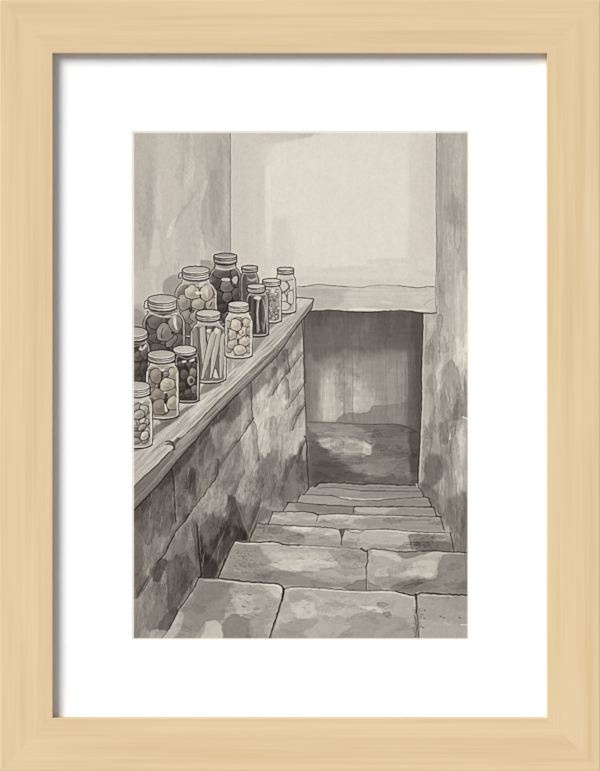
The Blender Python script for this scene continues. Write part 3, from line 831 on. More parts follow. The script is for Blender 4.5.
wash([(408, 566), (424, 560), (435, 560), (437, 570), (430, 577), (408, 575)], T(192, .06), .8, .8, 1.0, edge=.06)
wash([(375, 573), (377, 569), (386, 568), (389, 576), (381, 576), (374, 576)], T(190, .04), .7, .6, .5, smooth=False)
wash([(376, 578), (396, 577), (402, 582), (392, 588), (378, 586)], T(148), .6, 1.0, .8, edge=.06)
wash([(390, 588), (402, 582), (420, 580), (436, 576), (440, 558), (446, 553), (470, 554), (470, 594), (440, 593), (424, 592), (412, 594), (400, 591)], T(132), .85, 1.2, 1.4, edge=.06)
wash([(440, 560), (462, 556), (464, 575), (448, 582)], T(142), .6, 3, 2)
wash([(390, 588.4), (396, 585), (402, 582.4), (412, 584), (420, 581.6), (430, 583.6), (440, 587), (428, 590), (414, 593), (400, 591)], T(120), .6, .8, .8, smooth=False)
wash([(458, 586), (468, 580), (468, 594), (456, 594)], T(116), .5, 2, 1)
streaks(0.025, 22, 3); tongues((222, 545, 467, 592), 46, (3, 9), (12, 40), (.02, .07), 1.5, .5, .05, .2); contrast(1.05, 158); streaks(0.02, 2, 2)
for i in range(14):
    x, y = rng.uniform(232, 360), rng.uniform(552, 580)
    line([(x, y), (x + 2.5, y - 1), (x + 5, y + .8)], .5, 96, .4, .4)
for i in range(170):
    x, y = rng.uniform(228, 256), rng.uniform(550, 574)
    line([(x, y), (x + .7, y + .3)], .5, 92, .35, .4, wob=0)
unclip()
line([(236, 542.4), (250, 543.8), (262, 543.2), (277, 544)], 1.1, 228, .8, .5, taper=.4)
line([(290, 546.4), (310, 546.6), (332, 548)], 1.0, 222, .65, .5, taper=.5)
line([(441, 553.6), (455, 553.4), (464, 554)], .9, 214, .6, .4)
line([(464.6, 553), (465.6, 564), (466.4, 580)], .6, 100, .5, .5)
tread('nearest stair tread drawn, three large stones at the bottom', L2, [(155, 646), (168, 631.6), (174, 620.6), (180, 609.6), (188, 597.6), (196, 583.6)][::-1][::-1] + [(480, 646)][:0] + [], [], []) if False else None
NEAR = L2 + [(470, 646), (155, 646), (168, 631.6), (174, 620.6), (180, 609.6), (188, 597.6), (196, 583.6)]
st = area('painted_stair_step', None, 'nearest stair tread drawn along the lower edge, three large stones')
area('stone_slab', NEAR, 'large left stone beside the low wall', st)
top0 = CLIP.copy()
for jl, lab in (([(284, 580), (284, 589), (281.6, 600), (276, 622), (269, 648)], 'large middle stone with small chips'), ([(414, 586), (415.6, 595), (417, 606), (417, 622), (418.4, 648)], 'right stone cut off by the picture edge')):
    PARTS.append(('stone_slab', lab, st)); k = len(PARTS) - 1
    pp = np.asarray(jl + [(480, 648), (480, 580)], float); w = window(pp, 2); sd = sdist(pp, w)
    IDS[w][(sd > 0) & (top0[w] > .5)] = k
CLIP[:] = top0
wash([(140, 570), (480, 570), (480, 650), (140, 650)], T(164, .03), 1, 1, smooth=False)
wash([(198, 579), (236, 582), (242, 590), (232, 600), (224, 616), (206, 632), (190, 632), (178, 618), (190, 598)], T(134), .8, 2.5, 2.5, edge=.04)
wash([(205, 582), (224, 582), (222, 600), (204, 612), (192, 606)], T(122), .5, 4, 2)
wash([(236, 584), (270, 585), (282, 590), (276, 612), (262, 614), (246, 606), (234, 608), (232, 598)], T(170, .06), .7, 2.0, 2.0)
wash([(236, 600), (250, 596), (256, 606), (248, 614), (238, 616)], T(186, .04), .65, 1.2, 1.4)
wash([(262, 584.6), (276, 584.4), (281, 588), (280, 596), (276, 598), (268, 590)], T(194, .06), .8, .8, .8, edge=.05)
wash([(204, 625), (210, 622), (216, 621), (222, 630), (224, 640), (196, 640)], T(196, .05), .8, .7, 1.2, 5, edge=.08)
wash([(196, 640), (206, 625), (200, 618), (184, 624), (170, 640)], T(140), .6, 2, 1.5)
wash([(222, 622), (236, 614), (250, 622), (252, 638), (226, 640), (224, 632)], T(126), .75, 1.2, 1.8, edge=.06)
wash([(250, 620), (262, 612), (272, 622), (266, 640), (252, 640)], T(158), .7, 1.5, 1.2, edge=.05)
wash([(160, 640), (172, 622), (180, 612), (184, 618), (172, 640)], T(186, .02), .6, 1.5, 1.2)
wash([(288, 590), (330, 590), (370, 594), (412, 598), (412, 638), (274, 638), (280, 610)], T(176, .06), .8, 3, 2)
wash([(290, 602), (302, 599), (314, 604), (316, 616), (306, 620), (296, 616)], T(196, .05), .75, 1.0, 1.2, edge=.05)
wash([(288, 594), (300, 592), (306, 598), (292, 604)], T(150), .55, 1.6, 1.2)
wash([(280, 626), (300, 618), (320, 620), (310, 628), (290, 634)], T(148, .1), .6, 1.8, 1.4)
wash([(276, 630), (300, 632), (306, 640), (272, 640)], T(138), .5, 2, 1)
wash([(320, 600), (356, 598), (362, 610), (344, 616), (322, 614)], T(182, .06), .6, 3, 2)
wash([(348, 618), (372, 612), (400, 618), (412, 626), (412, 640), (340, 640), (352, 628)], T(150), .7, 1.8, 2.0, edge=.04)
wash([(390, 600), (412, 600), (414, 622), (400, 616)], T(168), .5, 2.5, 1.6)
wash([(359, 606.5), (368, 606), (380, 608), (388, 612), (376, 612.4), (364, 608.6)], T(208, .06), .8, .6, .5)
wash([(376, 603), (384, 602), (390, 604), (384, 607), (377, 606)], T(146), .55, .6, .5, edge=.2, smooth=False)
wash([(383, 612), (389, 611), (392, 615), (386, 618), (383, 615)], T(146), .6, .6, .4, edge=.25, smooth=False)
wash([(366, 613), (370, 610), (375, 609), (377, 613), (376, 618), (371, 621), (368, 617)], T(148), .5, .9, .8, edge=.06, smooth=False)
wash([(420, 598), (440, 596), (467, 598), (467, 624), (444, 618), (424, 622)], T(158, .03), .7, 3, 2)
wash([(446, 596), (467, 596), (467, 612), (450, 606)], T(148), .5, 2.5, 1.5)
wash([(424, 620), (444, 622), (467, 626), (467, 640), (420, 640)], T(170, .03), .6, 2, 1.5)
wash([(414, 613), (417, 608), (421, 612), (420, 624), (419, 634), (416, 638), (413.6, 630)], T(126), .55, 1.2, 1.6, 3, edge=.05)
tongues((165, 580, 467, 640), 60, (4, 11), (14, 44), (.02, .06), 1.45, .5, .04, .3); contrast(1.02, 160); streaks(0.018, 1.5, 1.5)
for i in range(20):
    x, y = rng.uniform(228, 256), rng.uniform(590, 616)
    line([(x, y), (x + 2, y + 1.4), (x + 4, y + 1)], .5, 90, .5, .4)
for i in range(16):
    x, y = rng.uniform(288, 310), rng.uniform(593, 624)
    line([(x, y), (x + 2, y - .6), (x + 4, y)], .45, 104, .4, .4)
for x, y in ((440, 616), (443, 617.6), (459, 617.5), (421, 614), (423.6, 618), (422, 627), (424, 610)):
    line([(x, y), (x + 1.6, y + .7)], .9, 80, .7, .4, wob=0)
unclip()
line([(444, 622), (450, 625)], .8, 206, .6, .5); line([(461, 624.6), (467, 624.6)], .9, 220, .8, .4)
line([(204, 580.4), (222, 581), (245, 583.6), (262, 584.6)], 1.0, 218, .65, .5, taper=.4)
line([(262, 584.4), (274, 585), (280.4, 588), (281.4, 592)], 1.2, 226, .8, .5)
line([(290, 589.2), (304, 588.4), (330, 590.4), (362, 592.6)], 1.3, 216, .75, .5)
line([(362, 592.6), (388, 592.2), (400, 594), (412, 597)], 1.5, 222, .8, .5)
line([(422, 595.6), (438, 595.6), (452, 596.4)], .9, 208, .6, .5)
line([(413.8, 598), (414.6, 606)], .9, 210, .6, .5)
# ink edges of the steps
def ink_edge(pts, wd, col=46, a=.88): line(pts, wd, col, a, .5, wob=.45)
ink_edge(LA, 1.0, 50)
ink_edge([(308, 489), (306, 492), (303, 495)], .8); ink_edge(L7[:4], .7, 62, .75); ink_edge(L7[3:], .8, 56, .8)
ink_edge([(300, 495), (297, 502.4)], .8); ink_edge(L6, .9, 54, .85)
ink_edge([(288, 503), (283, 511.2)], .8); ink_edge(L5[:4], .9, 54, .85); ink_edge(L5[3:], .8, 58, .85)
ink_edge([(273, 512), (268, 523.6)], .9); ink_edge(L4[:5], .9, 52, .85); ink_edge(L4[4:], .8, 60, .8)
ink_edge([(256, 524.6), (252, 534), (249.6, 541)], .9); ink_edge(L3[:6], 1.2, 42); ink_edge(L3[5:9], .7, 78, .7); ink_edge(L3[8:], 1.0, 48, .85)
ink_edge([(235, 541), (229, 551), (223, 565), (218, 578)], 1.2, 44)
ink_edge(L2[:7], 1.4, 40, .9); ink_edge(L2[6:12], .8, 70, .8); ink_edge(L2[11:14], .9, 76, .7); ink_edge(L2[13:], 1.4, 38, .92)
ink_edge([(199, 577.4), (194, 587), (187, 599), (179, 609), (174, 619), (169, 629)], 1.2, 56, .8)
ink_edge([(172, 622), (166, 633), (161, 639)], .8, 80, .6)
ink_edge([(283.6, 588), (282, 598), (278, 612), (272.6, 628), (269, 639)], 1.3, 40, .9); ink_edge([(281, 604), (275, 624), (271, 638)], .7, 70, .6)
ink_edge([(284, 589), (283, 596), (281.6, 601)], 1.8, 36, .85)
ink_edge([(415.6, 594), (416.8, 604), (416.4, 612)], 1.8, 36, .9); ink_edge([(416.6, 610), (418, 624), (418.4, 639)], .9, 60, .8); ink_edge([(415, 616), (416.6, 630), (415.6, 637)], .8, 70, .65)
ink_edge([(367.4, 550), (367.8, 560), (366.4, 566)], 1.0, 54, .85); ink_edge([(366.2, 566), (366, 574)], 1.4, 60, .75); ink_edge([(366.6, 574), (366.8, 590)], .7, 72, .8)
ink_edge([(361, 548.6), (365, 551), (367, 551.6)], 1.5, 44, .85)
wash([(339, 529.4), (344.6, 529.6), (342.6, 538), (341.4, 537)], T(92), .85, .5, .2); ink_edge([(340, 529.6), (341.6, 537), (341, 545)], .9, 52, .8); ink_edge([(345, 529.4), (342.6, 536)], .7, 66, .7)
ink_edge([(346, 530), (352, 532), (358, 533.2), (364, 530.6)], .6, 96, .7)
ink_edge([(319, 514), (317.6, 517), (316.6, 521)], .9, 60, .8); ink_edge([(313, 512.6), (318, 515)], 1.2, 52, .8)
ink_edge([(354.4, 507), (353.2, 510), (353, 512.4)], 1.1, 56, .8)
for a, b in (((418.3, 486), (424, 496)), ((424, 496), (429, 499)), ((429, 499), (431, 506.6)), ((431, 506.6), (434, 508.4)), ((434, 508.4), (436, 515.6)), ((436, 515.6), (441, 517)), ((441, 517), (444, 531.6)), ((450.4, 533), (453.6, 552))):
    ink_edge([a, ((a[0] + b[0]) / 2 + .3, (a[1] + b[1]) / 2), b], 1.1, 50, .8)
ink_edge([(422.6, 313), (422.8, 330), (421.2, 372), (421.8, 395), (420, 440), (418.4, 470), (417.6, 485)], 1.1, 50, .85)
line([(424.4, 316), (424.2, 345), (422.8, 385), (423.2, 400), (421.2, 445), (420, 478)], .8, 208, .55, .5)
line([(416.4, 484), (417.4, 486.6)], 1.0, 232, .8, .4); line([(309.6, 488.2), (313, 487.2)], .9, 226, .7, .4)
line([(443, 531), (449, 533.4)], 1.0, 205, .6, .4)

ANI[:] = [1, 1]; FSC[0] = .9
# ---- wooden shelf --------------------------------------------------
SH = area('painted_shelf', None, 'long wooden shelf drawn across, with jars along it')
top_poly = [(130, 404), (150, 384), (190, 345), (225, 316), (250, 300), (262, 297.4), (297, 297.6), (313, 298.6), (311, 303.6), (297, 321), (285, 337), (270, 353), (255, 366), (240, 380.5), (220, 399), (205, 415), (193, 427), (180, 438), (174, 446), (170, 451), (157, 465), (142.5, 478), (130, 491)]
ST = area('shelf_top', top_poly, 'worn plank top of the shelf', SH)
G = 0.80
wash([(120, 280), (330, 280), (330, 500), (120, 500)], T(186, .06), 1, 1, smooth=False)
wash([(133, 440), (152, 446), (180, 418), (200, 404), (200, 414), (172, 444), (142, 474), (133, 480)], T(176, .05), .6, 3, 1.5)
wash([(196, 386), (228, 360), (252, 360), (230, 384), (206, 408), (190, 418)], T(200, .08), .7, 3, 2)
wash([(240, 366), (262, 336), (286, 326), (300, 304), (311, 303), (288, 332), (262, 358)], T(178, .04), .7, 2.5, 1.5)
wash([(296, 300), (311, 299.6), (308, 304), (297, 308)], T(206, .06), .6, 1.2, .8)
streaks(0.10, 1.2, 40, math.radians(45), 3); streaks(0.07, .55, 16, math.radians(44), 2)
for i in range(70):
    t = rng.uniform(0, 1); off = rng.uniform(-1, 20) * (1 - .55 * t)
    x, y = 136 + 150 * t - off * .72, 477 - 143 * t - off * .72
    l = rng.uniform(6, 22) * (1 - .4 * t)
    line([(x, y), (x + l * .5, y - l * .48), (x + l, y - l * .95)], rng.uniform(.4, .8), rng.uniform(80, 130), rng.uniform(.25, .6), .45, taper=1)
for i in range(26):
    t = rng.uniform(0, 1); off = rng.uniform(0, 18) * (1 - .55 * t)
    x, y = 136 + 150 * t - off * .72, 477 - 143 * t - off * .72
    l = rng.uniform(8, 20) * (1 - .4 * t)
    line([(x, y), (x + l, y - l * .95)], rng.uniform(.5, 1.0), 222, .5, .5, taper=1)
# pools of shade beside the jars
wash([(146, 440), (154, 426), (158, 424), (172, 420), (168, 426), (156, 434), (150, 444), (134, 452), (134, 446)], T(112), .8, 1.4, .8)
wash([(160, 420), (176, 416), (182, 410), (196, 404), (186, 412), (176, 421), (166, 426)], T(104), .75, 1.4, .8)
wash([(196, 400), (206, 382), (222, 384), (212, 390), (200, 396)], T(116), .75, 1.2, .8)
wash([(222, 384), (232, 376), (236, 370), (226, 352), (236, 356), (246, 360), (236, 368)], T(138), .5, 1.8, 1)
wash([(228, 372), (227, 348), (232, 358), (231, 370)], T(125), .5, 1.4, .7)
wash([(252, 354), (256, 334), (266, 336), (262, 342)], T(128), .7, 1.2, .8)
wash([(268, 330), (268, 322), (284, 312), (292, 314), (282, 318), (276, 324)], T(120), .7, 1.0, .7)
wash([(294, 312), (296, 304), (298, 306), (296, 314)], T(140), .6, 1.0, .5)
SE = area('shelf_edge', [(130, 491), (142.5, 478), (157, 465), (170, 451), (172.6, 447.6), (180, 438), (193, 427), (205, 415), (220, 399), (240, 380.5), (255, 366), (270, 353), (285, 337), (297, 321), (311, 303.6), (313, 298.6), (312.4, 308), (305, 316), (297, 326.4),
          (280, 351.4), (265, 367.4), (252, 380.2), (240, 391.2), (220, 411.6), (210, 422.4), (197, 438.2), (183, 453.8), (171, 468.4), (160, 482), (148, 495), (130, 513)], 'weathered front edge of the shelf', SH)
wash([(120, 280), (330, 280), (330, 520), (120, 520)], T(136, .02), 1, 1, smooth=False)
wash([(134, 488), (158, 464), (172, 450), (172, 456), (150, 484), (134, 500)], T(110), .75, 1.2, .8)
wash([(176, 444), (206, 416), (240, 381), (240, 386), (206, 424), (178, 454)], T(150, .03), .7, 1.2, .8)
wash([(240, 382), (300, 318), (311, 304), (312, 307), (300, 322), (240, 390)], T(152, .03), .75, 1.0, .6)
wash([(134, 504), (172, 464), (210, 420), (240, 390), (241, 392), (210, 424), (172, 470), (134, 512)], T(92), .55, .9, .5)
streaks(0.13, .9, 34, math.radians(45), 3); streaks(0.08, .45, 14, math.radians(45), 2)
for i in range(46):
    t = rng.uniform(0, 1); off = rng.uniform(2, 15) * (1 - .62 * t)
    x, y = 134 + 160 * t + off * .62, 486 - 160 * t + off * .62
    l = rng.uniform(8, 26) * (1 - .3 * t)
    line([(x, y), (x + l, y - l * .97)], rng.uniform(.4, .7), rng.choice([60, 74, 190]), rng.uniform(.3, .6), .4, taper=1)
unclip()
line([(134, 487), (142.5, 478), (157, 465), (169, 452)], 1.1, 46, .85, .45)
line([(176, 442), (193, 427.4), (205, 415), (220, 399.4)], 1.0, 52, .8, .45)
line([(220, 399), (240, 380.5), (255, 366.4), (262, 359), (270, 353), (285, 337), (298, 320.4), (310.6, 304)], .8, 92, .7, .45)
line([(219, 396.6), (240, 378), (262, 356.6), (284, 335)], .8, 214, .5, .45)
line([(134, 510.4), (148, 495.6), (160, 482.6), (171, 469), (183, 454.4), (197, 438.8), (212, 420.6), (222, 410), (240, 391.8)], 1.3, 44, .85, .6)
line([(240, 391.6), (252, 380.4), (265, 367.8), (280, 351.8), (297, 326.8), (305, 316.6), (312, 308.4)], 1.0, 52, .85, .5)
line([(226, 402), (246, 383), (270, 361.6), (278, 350)], .7, 84, .6, .45)
line([(244, 386), (262, 368), (282, 344), (300, 320)], .6, 104, .5, .5)
line([(296.6, 297.6), (304, 297.9), (313.2, 299), (313, 303), (311.6, 308.6)], 1.0, 50, .85, .45)
line([(311, 303), (309.6, 307.6), (305, 313), (296, 326)], .7, 96, .6, .45)
# the split in the plank
wash([(166, 444.6), (170, 441.6), (174, 441), (178, 436.6), (182, 437), (176, 444), (174.6, 449.6), (172, 446.6)], T(90), .8, .7, .4)
wash([(168, 445), (172.6, 446), (172, 449.4), (167.4, 451.4)], T(196), .7, .6, .3)
line([(165.6, 441.6), (169.6, 441), (172.6, 443), (174.6, 448.6), (172.6, 450)], 1.2, 44, .9, .4)
line([(165, 444.4), (170, 443.6), (172, 446)], .7, 60, .7, .4)
line([(178, 437), (182, 436), (186, 433)], 1.0, 222, .6, .5)

# ---- jars ----------------------------------------------------------
def body_poly(cx, w, nw, yn, ys, yb, ry):
    l = [(cx - nw, yn), (cx - nw - .05 * (w - nw), yn + .22 * (ys - yn)), (cx - nw - .55 * (w - nw), yn + .5 * (ys - yn)), (cx - w + .3, ys - .1 * (ys - yn)), (cx - w, ys + 4), (cx - w + .2, yb - ry - 1)]
    arc = [(cx - w * math.cos(t) * .985, yb - ry + ry * math.sin(t) ** .8) for t in np.linspace(.25, math.pi - .25, 9)]
    r = [(2 * cx - x, y) for x, y in l][::-1]
    return l + arc + r

def jar(label, cx, w, nw, yn, ys, yb, ry, glass, lid, contents, fill=None, fill_top=None, content_label=None, ridges=2, lid_tone=196, warm=.05, flat=False, clamp=None, lid_label=None, lid_slope=0.0):
    """an upright preserve jar: glass body, what it holds, ridged lid"""
    bp = body_poly(cx, w, nw, yn, ys, yb, ry)
    J = area('painted_jar', bp, label, 0, True)
    wash(bp, T(glass, warm), 1, .5)
    whole = CLIP.copy()
    # what is inside
    it = fill_top if fill_top is not None else ys - 2
    ip = [(cx - w + 1.5, ys + 3), (cx - w + 2.6, max(it, ys - 4)), (cx - nw * .6, it), (cx + nw * .6, it), (cx + w - 2.6, max(it, ys - 4)), (cx + w - 1.7, ys + 3), (cx + w - 1.7, yb - ry - 2), (cx + w * .62, yb - 2.6), (cx, yb - 1.9), (cx - w * .62, yb - 2.6), (cx - w + 1.5, yb - ry - 2)]
    p = spline(ip, True, 4); wn = window(p, 2); sd = sdist(p, wn)
    k = subarea('preserved_food', sd, wn, content_label, J)
    wash(ip, T(fill if fill is not None else glass * .8, warm), .95, 1.0)
    contents()
    CLIP[:] = whole
    # glass: pale rims, dark outer outline, shade on the left
    line([(x + 1.5 if x < cx else x - 1.5, min(y, yb - 1.7)) for x, y in bp], .75, 216, .55, .5)
    wash([(cx - w, ys), (cx - w + 2.6, ys + 2), (cx - w + 2.6, yb - ry), (cx - w, yb - ry)], T(glass * .72, warm), .35, 1.0)
    unclip()
    line(bp, .75, 36, .88, .4, wob=.35)
    line([(x, y) for x, y in bp if y > yb - ry - .6], 1.3, 30, .9, .5)
    # lid
    ly, rx, lry, lb = lid
    lid_tone *= .88
    cl = cx if not isinstance(rx, tuple) else rx[1]
    rx = rx if not isinstance(rx, tuple) else rx[0]
    arc = ell(cl, lb - lry, rx, lry, 0, 11, 0, math.pi)
    lp = np.vstack([ell(cl, ly, rx, lry, 0, 11, math.pi, 2 * math.pi), arc])
    area('lid', lp, lid_label, J)
    wash(lp, T(lid_tone * .88, warm), 1, .5, smooth=False)
    wash([(cl - rx, ly), (cl - rx * .4, ly + lry), (cl - rx * .4, lb), (cl - rx, lb - lry)], T(lid_tone * .62, warm), .65, 1.6)
    wash([(cl + rx * .1, ly + lry), (cl + rx * .6, ly + lry * .7), (cl + rx * .6, lb - 1), (cl + rx * .1, lb)], T(min(226, lid_tone * 1.12), warm), .7, 1.0)
    top = ell(cl, ly, rx - .3, lry, 0, 24)
    wash(top, T(lid_tone, warm), 1, .45)
    wash(ell(cl + rx * .15, ly + lry * .15, rx * .6, lry * .5), T(min(228, lid_tone * 1.1), warm), .7, lry * .35)
    unclip()
    n = ridges
    for r in range(n):
        yy = ly + (lb - lry - ly) * (r + 1) / (n + 1)
        line(ell(cl, yy, rx, lry, 0, 11, .05, math.pi - .05), .75, 40, .88, .38)
        line(ell(cl, yy + .9, rx - .8, lry, 0, 11, .3, math.pi - .3), .7, 232, .8, .4)
    line(np.vstack([top, top[:1]]), .75, 36, .88, .38)
    line(ell(cl, ly, rx - 1.4, max(lry - .9, .8), 0, 16, .1, 3.0), .7, 236, .85, .4)
    line(np.vstack([lp, lp[:1]]), .9, 36, .9, .38, smooth=False)
    line(ell(cl, lb - lry + .9, rx - .6, lry, 0, 11, .2, math.pi - .2), .8, 40, .7, .45)
    line([(cx - nw + 1.5, yn + 1.6), (cx, yn + lry + .6), (cx + nw - 1.5, yn + 1.4)], .8, 214, .5, .5)
    return J

def clamp(J, pts_list):
    for pts, wd in pts_list:
        PARTS.append(('wire_clamp', None, J)); k = len(PARTS) - 1
        p = spline(pts)
        w = window(p, 2)
        d = np.full(GX[w].shape, 9.0)
        for q in p: d = np.minimum(d, np.hypot(GX[w] - q[0], GY[w] - q[1]))
        IDS[w][d < wd * .75] = k
        line(pts, wd + .9, 208, .6, .4); line(pts, wd, 44, .88, .4)

def shine(pts, tone=226, a=.8, f=.5): wash(pts, T(tone, .03), a, f, .25)

# H large dark jar at the back
def c_h():
    for i in range(14): blob(rng.uniform(212, 239), rng.uniform(275, 318), rng.uniform(3, 5), rng.uniform(3, 5), rng.uniform(74, 112), 0, .02, .8, shade=.35)
    for a in ((215, 281, 5, 8, 98), (222, 273, 8, 5, 112), (236, 274, 5, 5, 108), (217, 296, 5, 6, 92), (227, 297, 4.6, 5, 112), (236, 294, 4, 6, 98), (222, 308, 5, 4, 78), (233, 306, 5, 5, 80)): blob(*a, shade=.3)
    blob(227, 286, 6.4, 5.2, 128)
    shine([(221.4, 279.6), (224, 278), (230, 278.6), (229.4, 281), (223, 280.8)], 218)
    shine([(232.4, 279), (236, 276), (237.6, 279), (236, 284), (233, 282)], 208)
    line([(230.4, 279), (232, 284), (234.6, 287.6)], 1.3, 36, .9, .4)
jar('tall dark jar, largest at the back, with a dull screw lid', 225.4, 16.2, 10.4, 264, 277, 326, 5, 120, (255.8, 11.6, 2.6, 264.4), c_h, 78, 270, 'dark round fruit', 1, 160)
shine([(216, 269), (226, 270.6), (235, 268), (234, 266.6), (226, 268.6), (217, 266.8)], 212, .7)

# J small dark jar behind
def c_j():
    streaks(0.08, 2, 7)
    shine([(247, 277.6), (251, 279.4), (256.4, 277.6), (255, 280.6), (250, 281)], 190, .8, .7)
    wash([(242, 276), (246, 276), (246, 300), (242, 300)], T(74), .6, 1)
jar('small dim jar half hidden behind the jar of dark strips', 249.6, 9.3, 7.0, 271.6, 279, 303, 3, 128, (267.2, 8.0, 1.8, 272.4), c_j, 106, 274, 'dark contents', 1, 172)

# M pale jar at the shelf's far end
def c_m():
    for poly in ([(278, 283), (284, 281), (289, 286), (285, 291), (279, 290)], [(287, 281), (294, 280), (294, 288), (290, 290)], [(279, 292), (284, 293), (287, 300), (281, 301)], [(288, 292), (293, 291), (293, 303), (288, 303)], [(279, 302), (286, 302), (291, 305), (287, 310), (280, 309)]):
        wash(poly, T(196, .08), .9, .6); line(poly + poly[:1], .7, 70, .7, .4)
    line([(286, 281), (289.6, 286.6), (284.6, 292), (280, 294)], .9, 66, .8, .4)
    line([(287, 295), (287.4, 302), (291, 306)], .9, 70, .75, .4)
jar('pale jar of chunks, the last one at the far end of the shelf', 285.6, 10.4, 8.0, 273.6, 281.5, 313.6, 3.6, 190, (268.8, 8.2, 1.7, 274.2), c_m, 172, 279, 'pale chunks', 1, 196)

# L jar of chopped pieces
def c_l():
    for i in range(26): blob(rng.uniform(263, 280), rng.uniform(291, 319), rng.uniform(1.4, 2.4), rng.uniform(1.2, 2.2), rng.uniform(140, 205), 0, .06, .5, .6)
    for i in range(34):
        x, y = rng.uniform(263, 280), rng.uniform(290, 320)
        line([(x, y), (x + rng.uniform(-2, 2), y + rng.uniform(.6, 2)), (x + rng.uniform(-2, 2), y + rng.uniform(1.5, 3))], rng.uniform(.6, 1.1), rng.choice([58, 80, 205, 215]), .6, .4)
    shine([(271, 290), (274, 289), (275, 292), (272, 293)], 224)
jar('jar of finely chopped pale pieces between strips and chunks', 271.6, 10.0, 8.2, 285.4, 291, 323, 3.2, 176, (280.4, 9.2, 2.0, 286.4), c_l, 148, 289, 'finely chopped pieces', 1, 206)

# K jar of dark strips
def c_k():
    for x0, dx, t in ((249, 0, 60), (251.5, .6, 96), (254, .8, 58), (257, .4, 158), (259.6, 1.6, 70), (262, 1.2, 112), (264.6, .8, 66), (266.6, .5, 130)):
        line([(x0 + 1, 297), (x0 + dx, 312), (x0 + dx * 1.8, 332)], 1.7, t, .8, .6)
    line([(259, 300), (257.4, 314), (259, 330)], 1.2, 196, .75, .5); line([(263, 300), (265.4, 312), (264, 328)], .9, 190, .7, .5)
    shine([(253.6, 297.4), (257, 296), (261, 297), (260, 299.6), (255, 299)], 226)
    line([(262, 322), (263.4, 331)], .8, 170, .6, .5)
jar('jar of dark upright strips beside the jar of garlic', 257.4, 11.4, 9.2, 292.4, 299, 336.8, 3.6, 128, (286, (9.2, 256.2), 2.3, 293), c_k, 72, 296, 'dark upright strips', 2, 198)
shine([(264.6, 298), (266.4, 300), (266.6, 322), (265.4, 322)], 206, .55)

# F clamp jar of pale fruit
def c_f():
    for i in range(8): blob(rng.uniform(179, 213), rng.uniform(288, 325), rng.uniform(4, 6), rng.uniform(4, 6), rng.uniform(120, 160), 0, .12, .8)
    for a in ((181, 290, 6, 7, 146), (184, 302, 6, 7.4, 166), (187, 317, 6.4, 7, 150), (197, 316, 6, 6, 158), (212, 288, 4.6, 7, 172), (211.6, 304, 6, 6.6, 172), (208, 318, 6, 6, 160), (184, 330, 7, 6, 120)): blob(*a, 0, .14, .6)
    blob(206.6, 293, 6, 8, 192, .1, .16); blob(198.6, 304, 6.4, 5.6, 180, 0, .2); blob(192.4, 292.4, 7, 6.8, 190, 0, .2)
    wash([(199, 290.4), (201, 292), (200.6, 297.4), (198.8, 294.6)], T(52), .85, .5); wash([(189, 308), (192, 307), (192, 312), (189.6, 312)], T(58), .85, .6); wash([(204.4, 302), (206, 307), (203.6, 309)], T(80), .7, .5)
    shine([(195, 292), (200, 291.4), (203, 293), (199, 294.6), (196, 294)], 236, .8); shine([(206, 288), (208, 291), (207.4, 298), (205.6, 295)], 222, .6, .7)
    line([(212, 302), (210.4, 306)], 1.1, 56, .8, .4)
F = jar('tall clamp jar of pale round fruit behind the jar of spears', 196, 21.2, 14, 280, 293, 338, 5, 172, (270, (13.8, 195.8), 3.9, 280.6), c_f, 140, 284, 'pale round fruit', 2, 190, .1)
clamp(F, [([(181.4, 272.6), (178.8, 274), (178.6, 278), (181, 278.4)], 1.2), ([(210.4, 272), (213, 269), (214.6, 265.6), (214.4, 262)], .9), ([(210.6, 277), (211, 281)], .9)])
shine([(183, 283.6), (196, 285.6), (203, 284.6), (196, 287)], 214, .6, .7); shine([(199, 284), (204.6, 281.8), (203.6, 286), (200, 287)], 220, .6)

# E clamp jar of dark plums
def c_e():
    for i in range(12): blob(rng.uniform(146, 182), rng.uniform(318, 358), rng.uniform(4, 6), rng.uniform(4, 7), rng.uniform(80, 120), 0, .02, .8, shade=.35)
    for a in ((156, 337, 6.4, 6, 104), (178.6, 342, 6, 8, 110), (152, 326, 5, 7, 112), (157, 350, 9, 6, 96), (170, 356, 9, 6, 88), (168, 318, 4, 5, 96)): blob(*a, 0, 0, .6, shade=.3)
    blob(156.6, 321.4, 8.2, 7, 116, 0, .05); blob(175.4, 324, 6.4, 8, 150, .1, .05)
    blob(171.6, 341, 7, 3.6, 136, -.85, .06); blob(164.4, 333, 7.4, 8.2, 146, 0, .05)
    wash([(162.4, 328.6), (163.4, 328.4), (162, 334), (163, 338.6), (160.8, 336)], T(66), .8, .5); wash([(166, 330), (170, 336), (166, 340), (163.6, 336)], T(120), .6, 1)
    shine([(173.4, 320), (175.6, 317), (176.4, 324), (177.4, 330), (174.6, 327)], 226, .85, .7)
    wash([(171, 331.6), (174, 331.8), (172, 334.6)], T(44), .9, .5); wash([(148, 340), (152, 344), (150, 356), (146, 356)], T(66), .6, 1)
E = jar('clamp jar of dark plums behind the jar of golden slices', 164, 21.2, 16, 311, 323, 366, 5, 140, (299, (14.6, 162.4), 4.4, 311.4), c_e, 78, 314, 'dark plums', 2, 192)
clamp(E, [([(148, 300), (145.4, 301.4), (144.2, 305), (144.6, 308.4), (147.6, 308.4)], 1.1), ([(176.8, 300), (178.6, 298.4), (179.4, 299.4)], 1.0), ([(176.6, 300), (176.6, 308), (178.4, 309), (180, 305)], .9)])
line([(150.4, 313), (163, 317), (176.6, 313)], 1.0, 220, .7, .5); shine([(164, 317), (172, 315.6), (178, 313), (175, 317), (168, 318)], 222, .6)

